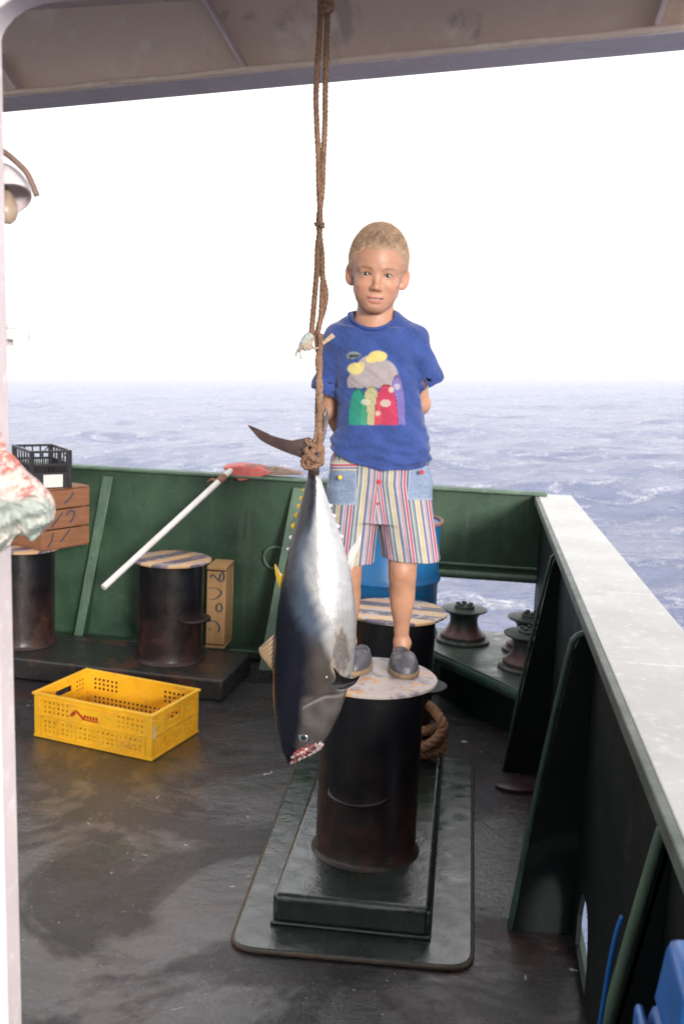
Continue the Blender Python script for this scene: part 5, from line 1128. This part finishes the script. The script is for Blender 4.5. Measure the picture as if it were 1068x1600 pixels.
hemz = [zpx(b) for a, b in ((505, 695), (514, 700), (530, 709), (555, 721), (597, 729), (640, 727), (673, 720), (690, 716))]
def sleeve(p, a, b, r1, r2, off=0.):
    d = rc(p, a, b + (b-a)*.3, r1-off, r2-off + (r2-r1)*.3); n_ = v_(b-a); n_ /= np.linalg.norm(n_); return d, (p - v_(b)) @ n_
neck_a, neck_b = B(584, 455, .012), B(583, 493, -.012)
def shirt(p):
    d = np.maximum(torso(p), p[:, 2]-zpx(512)); d = smin(d, rc(p, B(566, 510, .006), B(605, 510, .006), .040, .040), .02); d = smin(d, rc(p, B(557, 508, .006), B(528, 531, .004), .034, .042), .022); d = smin(d, rc(p, B(612, 506, .006), B(646, 531, .004), .034, .041), .022)
    w_ = wrinkle(p); dl, cl = sleeve(p, sLa, sLb, .039, .0375); dr, cr_ = sleeve(p, sRa, sRb, .039, .0405)
    sl_ = np.maximum(dl, cl); sr_ = np.maximum(dr, cr_ + .08*(p[:, 0]-sRb[0])); d = smin(d, sl_, .014); d = smin(d, sr_, .014); d = d + w_*.85
    hz = np.interp(p[:, 0], hemx, hemz) + .0015*np.sin(p[:, 0]*60)*(1) + .02*(p[:, 1] > 0)*0
    d = np.maximum(d, hz - p[:, 2]); inn_ = np.maximum(torso(p, .005) + w_*.85, p[:, 2] - hz - .02); d = np.maximum(d, -inn_)
    for a, b, r1, r2 in ((sLa, sLb, .039, .0375), (sRa, sRb, .039, .0405)):
        i_, c2_ = sleeve(p, a, b, r1, r2, .004); d = np.maximum(d, -np.maximum(i_, -c2_ - .035))
    nk = rc(p, neck_a, neck_b, .050, .0575); return np.maximum(d, -nk)
Ps, Fs = surfnet(shirt, (-.24, -.13, zpx(740)), (.24, .13, zpx(470)), .0027)
def to_px(P):
    v = (P + OB - np.array([0, 0, H])) @ BAS; return 534 + F*v[:, 0]/v[:, 2], 800 - F*v[:, 1]/v[:, 2]
X_, Z_ = to_px(Ps); cs = np.tile(np.array([.036, .068, .235]), (len(Ps), 1)); cs *= (1 + .10*vnoise(X_, Z_, .12, .12, 71) + .05*vnoise(X_, Z_, .5, .5, 72))[:, None]
frm = (Ps[:, 1] < -.01)
for a, b in ((sLa, sLb), (sRa, sRb)):
    n_q = (b-a)/np.linalg.norm(b-a); cq = (Ps-b) @ n_q; nr = np.linalg.norm(Ps-b, axis=1) < .065; cs *= (1 - .35*np.exp(-((cq+.012)/.0012)**2)*nr)[:, None]
hq = Ps[:, 2] - np.interp(Ps[:, 0], hemx, hemz); cs *= (1 - .35*np.exp(-((hq-.014)/.0012)**2))[:, None]
def pblend(m, col, k=1.): 
    global cs
    m = (np.clip(m, 0, 1)*frm*k)[:, None]; cs = cs*(1-m) + np.array(col)*m
el = lambda cx, cy, rx, ry, sf=.12: ss(((X_-cx)/rx)**2 + ((Z_-cy)/ry)**2, 1+sf, 1-sf)
wob = 2.2*np.sin(X_*.35) + 1.2*np.sin(X_*.8+1)
# printed picture: pale hill with yellow clouds, coloured rounded hills below
hill = np.maximum.reduce([el(583, 585, 30, 31), el(598, 590, 24, 28), el(562, 597, 20, 19), el(610, 600, 16, 20)])*(Z_ < 606 + wob*.4); pblend(hill, (.36, .31, .30), .9)
pblend(np.maximum(el(590, 556.5, 14.5, 8.5), el(580, 561, 9, 6)), (.60, .50, .17), .92); pblend(np.maximum(el(555, 576, 12.5, 9), el(562, 572, 8, 6)), (.60, .51, .18), .92)
pblend(el(552, 556, 11, 6.5, .3)*(Z_ < 556 - .25*(X_-552) + 4.5), (.24, .27, .24), .85); pblend(el(553, 556, 9, 2.8, .3)*1., (.03, .035, .04), .9); pblend(el(547, 562, 2.2, 5, .3), (.05, .06, .06), .8)
yb = 664 + .5*np.sin(X_*.4)
def mound(cx, w, top, col, flat=2.4):
    m_ = (np.abs((X_-cx)/w)**flat + ((Z_-yb)/(yb-top))**2 < 1)*(Z_ < yb); pblend(m_*1., col, .92)
    pblend((np.abs(np.abs((X_-cx)/w)**flat + ((Z_-yb)/(yb-top))**2 - .95) < .05)*(Z_ < yb), np.array(col)*.35, .7)
mound(620, 13, 586, (.17, .13, .36)); mound(580, 17, 603, (.42, .38, .19)); mound(559, 15, 607, (.02, .24, .15)); mound(603, 19, 600, (.46, .035, .075))
pblend(np.maximum(el(602, 630, 8, 6), el(571, 628, 7, 5)), (.48, .44, .36), .85); pblend(np.maximum(el(611, 609, 4.5, 4.5), el(590, 646, 4, 4)), (.50, .45, .38), .8); pblend(el(620, 604, 5, 5), (.40, .36, .42), .8)
pblend((np.sin(X_*.9)*np.sin(Z_*.45+X_*.1) > .72)*(Z_ > 600)*(Z_ < 664)*(X_ > 546)*(X_ < 630), (.05, .07, .14), .35)
m = Mt('shirt_cotton'); n_ = m.noise(900, 2, .5)
M_shirt = m.out(m.mix(m.ramp(m.noise(60, 5, .7), [(.4, 0), (.75, .25)]), m.attr('Col'), (.45, .45, .5), 'MULTIPLY'), .85, m.bump(n_, .25, .0008, m.bump(m.noise(24, 5, .6, 1.5, stretch=(1, 1, .55)), .50, .007)), spec=.2); M_shirt.node_tree.nodes['Principled BSDF'].inputs['Sheen Weight'].default_value = .25
sh = mkmesh('t_shirt', Ps, Fs, M_shirt, boy, smooth=True, local=True, cols={'Col': cs})
M_blue2 = plain('shirt_rib', (.032, .062, .25), .85, .2, 120, .3)
cpts = [(545, 490.5, .0), (548.5, 499, -.030), (560, 508.5, -.052), (571, 512.5, -.060), (583, 514, -.063), (595, 512, -.060), (607, 507, -.050), (617, 498, -.028), (621, 490, .0), (612, 487, .033), (583, 486, .046), (555, 488, .034)]
cp = spline([B(*c) for c in cpts] + [B(*cpts[0])], 120); mb = MB(); mb.tube(cp, .0048, 10, cap=False); mb.obj('collar', M_blue2, sh, smooth=True, local=True)
for a, b, r in ((sLa, sLb, .0368), (sRa, sRb, .0402)):
    n_2 = (b-a)/np.linalg.norm(b-a); u1 = np.cross(n_2, [0, 1., 0]); u1 /= np.linalg.norm(u1); u2_ = np.cross(n_2, u1)
    # stitched hem line a little above each sleeve opening
    mb = MB(); c0 = b - n_2*.013; mb.tube([c0 + (u1*math.cos(t) + u2_*math.sin(t))*(r+.0006) for t in np.linspace(0, 2*PI, 60)], .0006, 5, cap=False); 
# ---------------------------------------------------------------- shorts
lgR = (B(628, 770), B(641.5, 868)); lgL = (B(554, 770), B(543, 880))
def legshape(p, a, b, w0, w1, d0, d1, off=0.):
    z = p[:, 2]; t = (a[2]-z)/(a[2]-b[2]); cx = a[0] + (b[0]-a[0])*t; w_ = w0 + (w1-w0)*t - off; dq = d0 + (d1-d0)*t - off
    an = np.arctan2(p[:, 1], p[:, 0]-cx); pl = .0022*np.sin(an*7 + 2*t)*np.clip(t, 0, 1.2) + .0012*np.sin(an*13+4+z*40)*np.clip(t, 0, 1.2)
    k = np.sqrt(((p[:, 0]-cx)/w_)**2 + ((p[:, 1]-.0)/dq)**2); return (k-1)*np.minimum(w_, dq) + pl
hzx, hzc, hzw = [zpx(a) for a in (830, 800, 780, 740, 715, 690)], [B(a, b)[0] for a, b in ((592, 830), (592, 800), (593, 780), (593.5, 740), (594, 715), (594, 690))], [a*S for a in (80, 83, 83.5, 81.5, 76, 66)]
def hip(p):
    z = p[:, 2]; cx = np.interp(z, hzx, hzc); w_ = np.interp(z, hzx, hzw); dq_ = np.interp(z, [zpx(745), zpx(705)], [.078, .068]); k = ((np.abs(p[:, 0]-cx)/w_)**2.4 + (np.abs(p[:, 1])/dq_)**2.4)**(1/2.4)
    d = (k-1)*.078 + .0014*np.sin(p[:, 0]*130 + 3)*np.clip((zpx(735)-z)/.05, 0, 1) + .0012*np.sin(p[:, 0]*60+z*80); return np.maximum(d, zpx(812) - z)
def shorts(p):
    r_ = legshape(p, *lgR, 44*S, 46.5*S, .078, .078); l_ = legshape(p, *lgL, 42*S, 42*S, .078, .078)
    r_ = np.maximum(np.maximum(r_, p[:, 2]-zpx(765)), B(589.5, 840)[0] - p[:, 0] + (p[:, 2]-zpx(868))*-.0 - .0); l_ = np.maximum(np.maximum(l_, p[:, 2]-zpx(765)), p[:, 0] - B(589, 840)[0])
    hzR = zpx(868) - .02*(p[:, 0]-lgR[1][0]) + .0012*np.sin(p[:, 0]*90); hzL = zpx(879) + .0012*np.sin(p[:, 0]*90)
    r_ = np.maximum(r_, hzR - p[:, 2]); l_ = np.maximum(l_, hzL - p[:, 2])
    ri = np.maximum(legshape(p, *lgR, 44*S, 46.5*S, .078, .078, .005), p[:, 2]-hzR-.05); li = np.maximum(legshape(p, *lgL, 42*S, 42*S, .078, .078, .005), p[:, 2]-hzL-.05)
    r_ = np.maximum(r_, -ri); l_ = np.maximum(l_, -li)
    d = smin(smin(hip(p), r_, .008), l_, .008); d = smin(hip(p), np.minimum(r_, l_), .010)
    for (r0, hz_) in (((lgR), None),): pass
    return np.maximum(d, p[:, 2]-zpx(701))
Pq, Fq = surfnet(shorts, (-.26, -.12, zpx(900)), (.26, .12, zpx(695)), .0028)
X_, Z_ = to_px(Pq); right = Pq[:, 0] > B(589.3, 820)[0]
tt_ = (zpx(770)-Pq[:, 2])/(zpx(770)-zpx(868)); cxx = np.where(right, lgR[0][0] + (lgR[1][0]-lgR[0][0])*np.clip(tt_, -.2, 1.2), lgL[0][0] + (lgL[1][0]-lgL[0][0])*np.clip(tt_, -.2, 1.2))
an = np.arctan2(Pq[:, 0]-cxx, -Pq[:, 1]); uu = np.where(Pq[:, 1] < 0.02, (Pq[:, 0]-cxx)*1.0 + .12*np.sign(Pq[:, 0]-cxx)*np.clip(np.abs(Pq[:, 0]-cxx)-.05, 0, 1)**1*2, an*.07)
uu = uu + np.where(right, .021, .034)
def bxs(x0, x1, y0, y1): return np.maximum(np.maximum(x0 + (Z_-755)*-.06 - X_, X_ - x1), np.maximum(y0-Z_, Z_-y1))*1.
pock = np.minimum(bxs(511, 557, 728, 789), bxs(637.5, 680, 728, 781)); pock = np.where(Pq[:, 1] < .035, pock, 9); band = np.maximum(np.minimum(bxs(511, 558, 719, 736), bxs(637, 680, 715, 726)), 0*X_)
stitch = np.abs(Z_ - np.where(right, 858, 869) + 0)
m = Mt('shorts_cotton'); u_a = m.attr('u', 'Fac'); fr_c = m.math('FRACT', m.math('ADD', m.math('DIVIDE', u_a, .066), .5))
R3, Wt, Pu, Ye, Gr, Lb_ = (.42, .075, .11), (.46, .45, .47), (.125, .115, .20), (.44, .385, .24), (.22, .30, .25), (.27, .31, .40)
stops = [(0, R3), (.085, Wt), (.12, Pu), (.20, Wt), (.235, Gr), (.32, Pu), (.375, Wt), (.42, Ye), (.56, Wt), (.59, Pu), (.67, Lb_), (.745, Wt), (.79, R3), (.83, Wt), (.87, Pu), (.95, Wt)]
col = m.ramp(fr_c, stops, 'CONSTANT'); den = m.mix(m.ramp(m.noise(120, 4, .7), [(.3, 0), (.7, 1)]), (.16, .21, .32), (.26, .32, .43))
pk = m.math('LESS_THAN', m.attr('pocket', 'Fac'), 0.); ed = m.math('LESS_THAN', m.math('ABSOLUTE', m.math('ADD', m.attr('pocket', 'Fac'), 1.6)), .45)
col = m.mix(pk, col, den); col = m.mix(m.math('MULTIPLY', ed, .5), col, (.52, .55, .60))
bd = m.math('LESS_THAN', m.attr('band', 'Fac'), 0.); hz2 = m.ramp(m.math('FRACT', m.math('DIVIDE', m.attr('row', 'Fac'), 13.)), [(0, Wt), (.18, R3), (.42, Wt), (.55, Pu), (.72, Wt), (.82, Ye)], 'CONSTANT'); col = m.mix(bd, col, hz2)
col = m.mix(m.math('MULTIPLY', m.math('LESS_THAN', m.attr('stitch', 'Fac'), .7), .45), col, (.25, .22, .28)); col = m.mix(m.ramp(m.noise(45, 5, .7), [(.4, 0), (.8, .35)]), col, (.6, .6, .62), 'MULTIPLY')
M_sho = m.out(col, .85, m.bump(m.noise(800, 2), .25, .0008, m.bump(m.noise(28, 4, .6, 1), .22, .005)), spec=.2)
so_ = mkmesh('shorts', Pq, Fq, M_sho, boy, smooth=True, local=True, cols={'u': uu, 'pocket': pock, 'band': band - .001, 'row': Z_ - 710, 'stitch': stitch})
def button(x, y, mat, r=.0062):
    c = B(x, y, -.0805); mb = MB(); mb.tube([c + (0, .003, 0), c + (0, -.001, 0), c + (0, -.0025, 0)], [r, r, r*.8], 16); return mb.obj('button', mat, so_, smooth=40, local=True)
button(531, 746, plain('button_yellow', (.66, .52, .06), .4)); M_br = plain('button_red', (.55, .05, .06), .4); button(592, 753, M_br); button(658.5, 738, M_br); button(590, 787, M_br, .004)
# ---------------------------------------------------------------- clogs
M_clog = plain('clog_grey', (.085, .085, .105), .42, .25, 40, .3); M_sole = plain('clog_sole', (.30, .20, .115), .6, .4, 70, .4)
def clog(toe_px, heel_off, yaw):
    fx = onz(*toe_px, .6015); ang_ = yaw; f_ = np.array([math.sin(ang_), -math.cos(ang_), 0]); r_ = np.array([math.cos(ang_), math.sin(ang_), 0]); c0 = fx - f_*.088 - OB; c0[2] = 0
    R = np.stack([r_, -f_, np.array([0, 0, 1.])], 1)
    def q_(p): return (p - v_(c0)) @ v_(R)          # x right, -y toe, z up
    def foot2(q, g_=0.):
        w_ = .0375 + .004*np.exp(-((q[:, 1]+.03)/.04)**2) - .010*ss(q[:, 1], .02, .08); k = (np.abs(q[:, 0]/(w_+g_))**2.3 + np.abs(q[:, 1]/(.087+g_))**2.6)**(1/2.4); return (k-1)*.042
    def up(p):
        q = q_(p); top = .014 + .047*np.sqrt(np.clip(1-((q[:, 1]+.022)/.066)**2, 0, 1))*(q[:, 1] < .02) + .043*(q[:, 1] >= .02)*1.
        top = np.interp(q[:, 1], [-.087, -.080, -.065, -.04, -.012, .008, .03, .07, .088], [.020, .036, .047, .054, .060, .060, .052, .050, .046]); arch = 1 - .55*np.abs(q[:, 0]/.044)**2.2
        d = smax(foot2(q) + .10*np.clip(q[:, 2]-.02, 0, 1), (q[:, 2] - top*np.clip(arch, .3, 1))*.8, .012); d = np.maximum(d, .012 - q[:, 2])
        cav = ell(q, (0, .030, .068), (.029, .050, .046)); d = smax(d, -cav, .004); d = np.maximum(d, -np.maximum(foot2(q, -.007)+.0, np.abs(q[:, 2]-.03)-.014)*1.) if False else d
        return d + .0006*np.sin(q[:, 1]*150)*(q[:, 2] > .045)
    def so2(p): q = q_(p); return smax(foot2(q, .0028), np.abs(q[:, 2]-.0075)-.0074, .004)
    lo_, hi_ = c0 + [-.11, -.11, -.004], c0 + [.11, .11, .085]
    a, b = surfnet(up, lo_, hi_, .0022); o_ = mkmesh('clog', a, b, M_clog, boy, smooth=True, local=True)
    a, b = surfnet(so2, lo_, hi_, .0022); mkmesh('sole', a, b, M_sole, o_, smooth=50, local=True); return c0
clog((634, 1062), 0, .16); clog((546, 1057), 0, -.12)
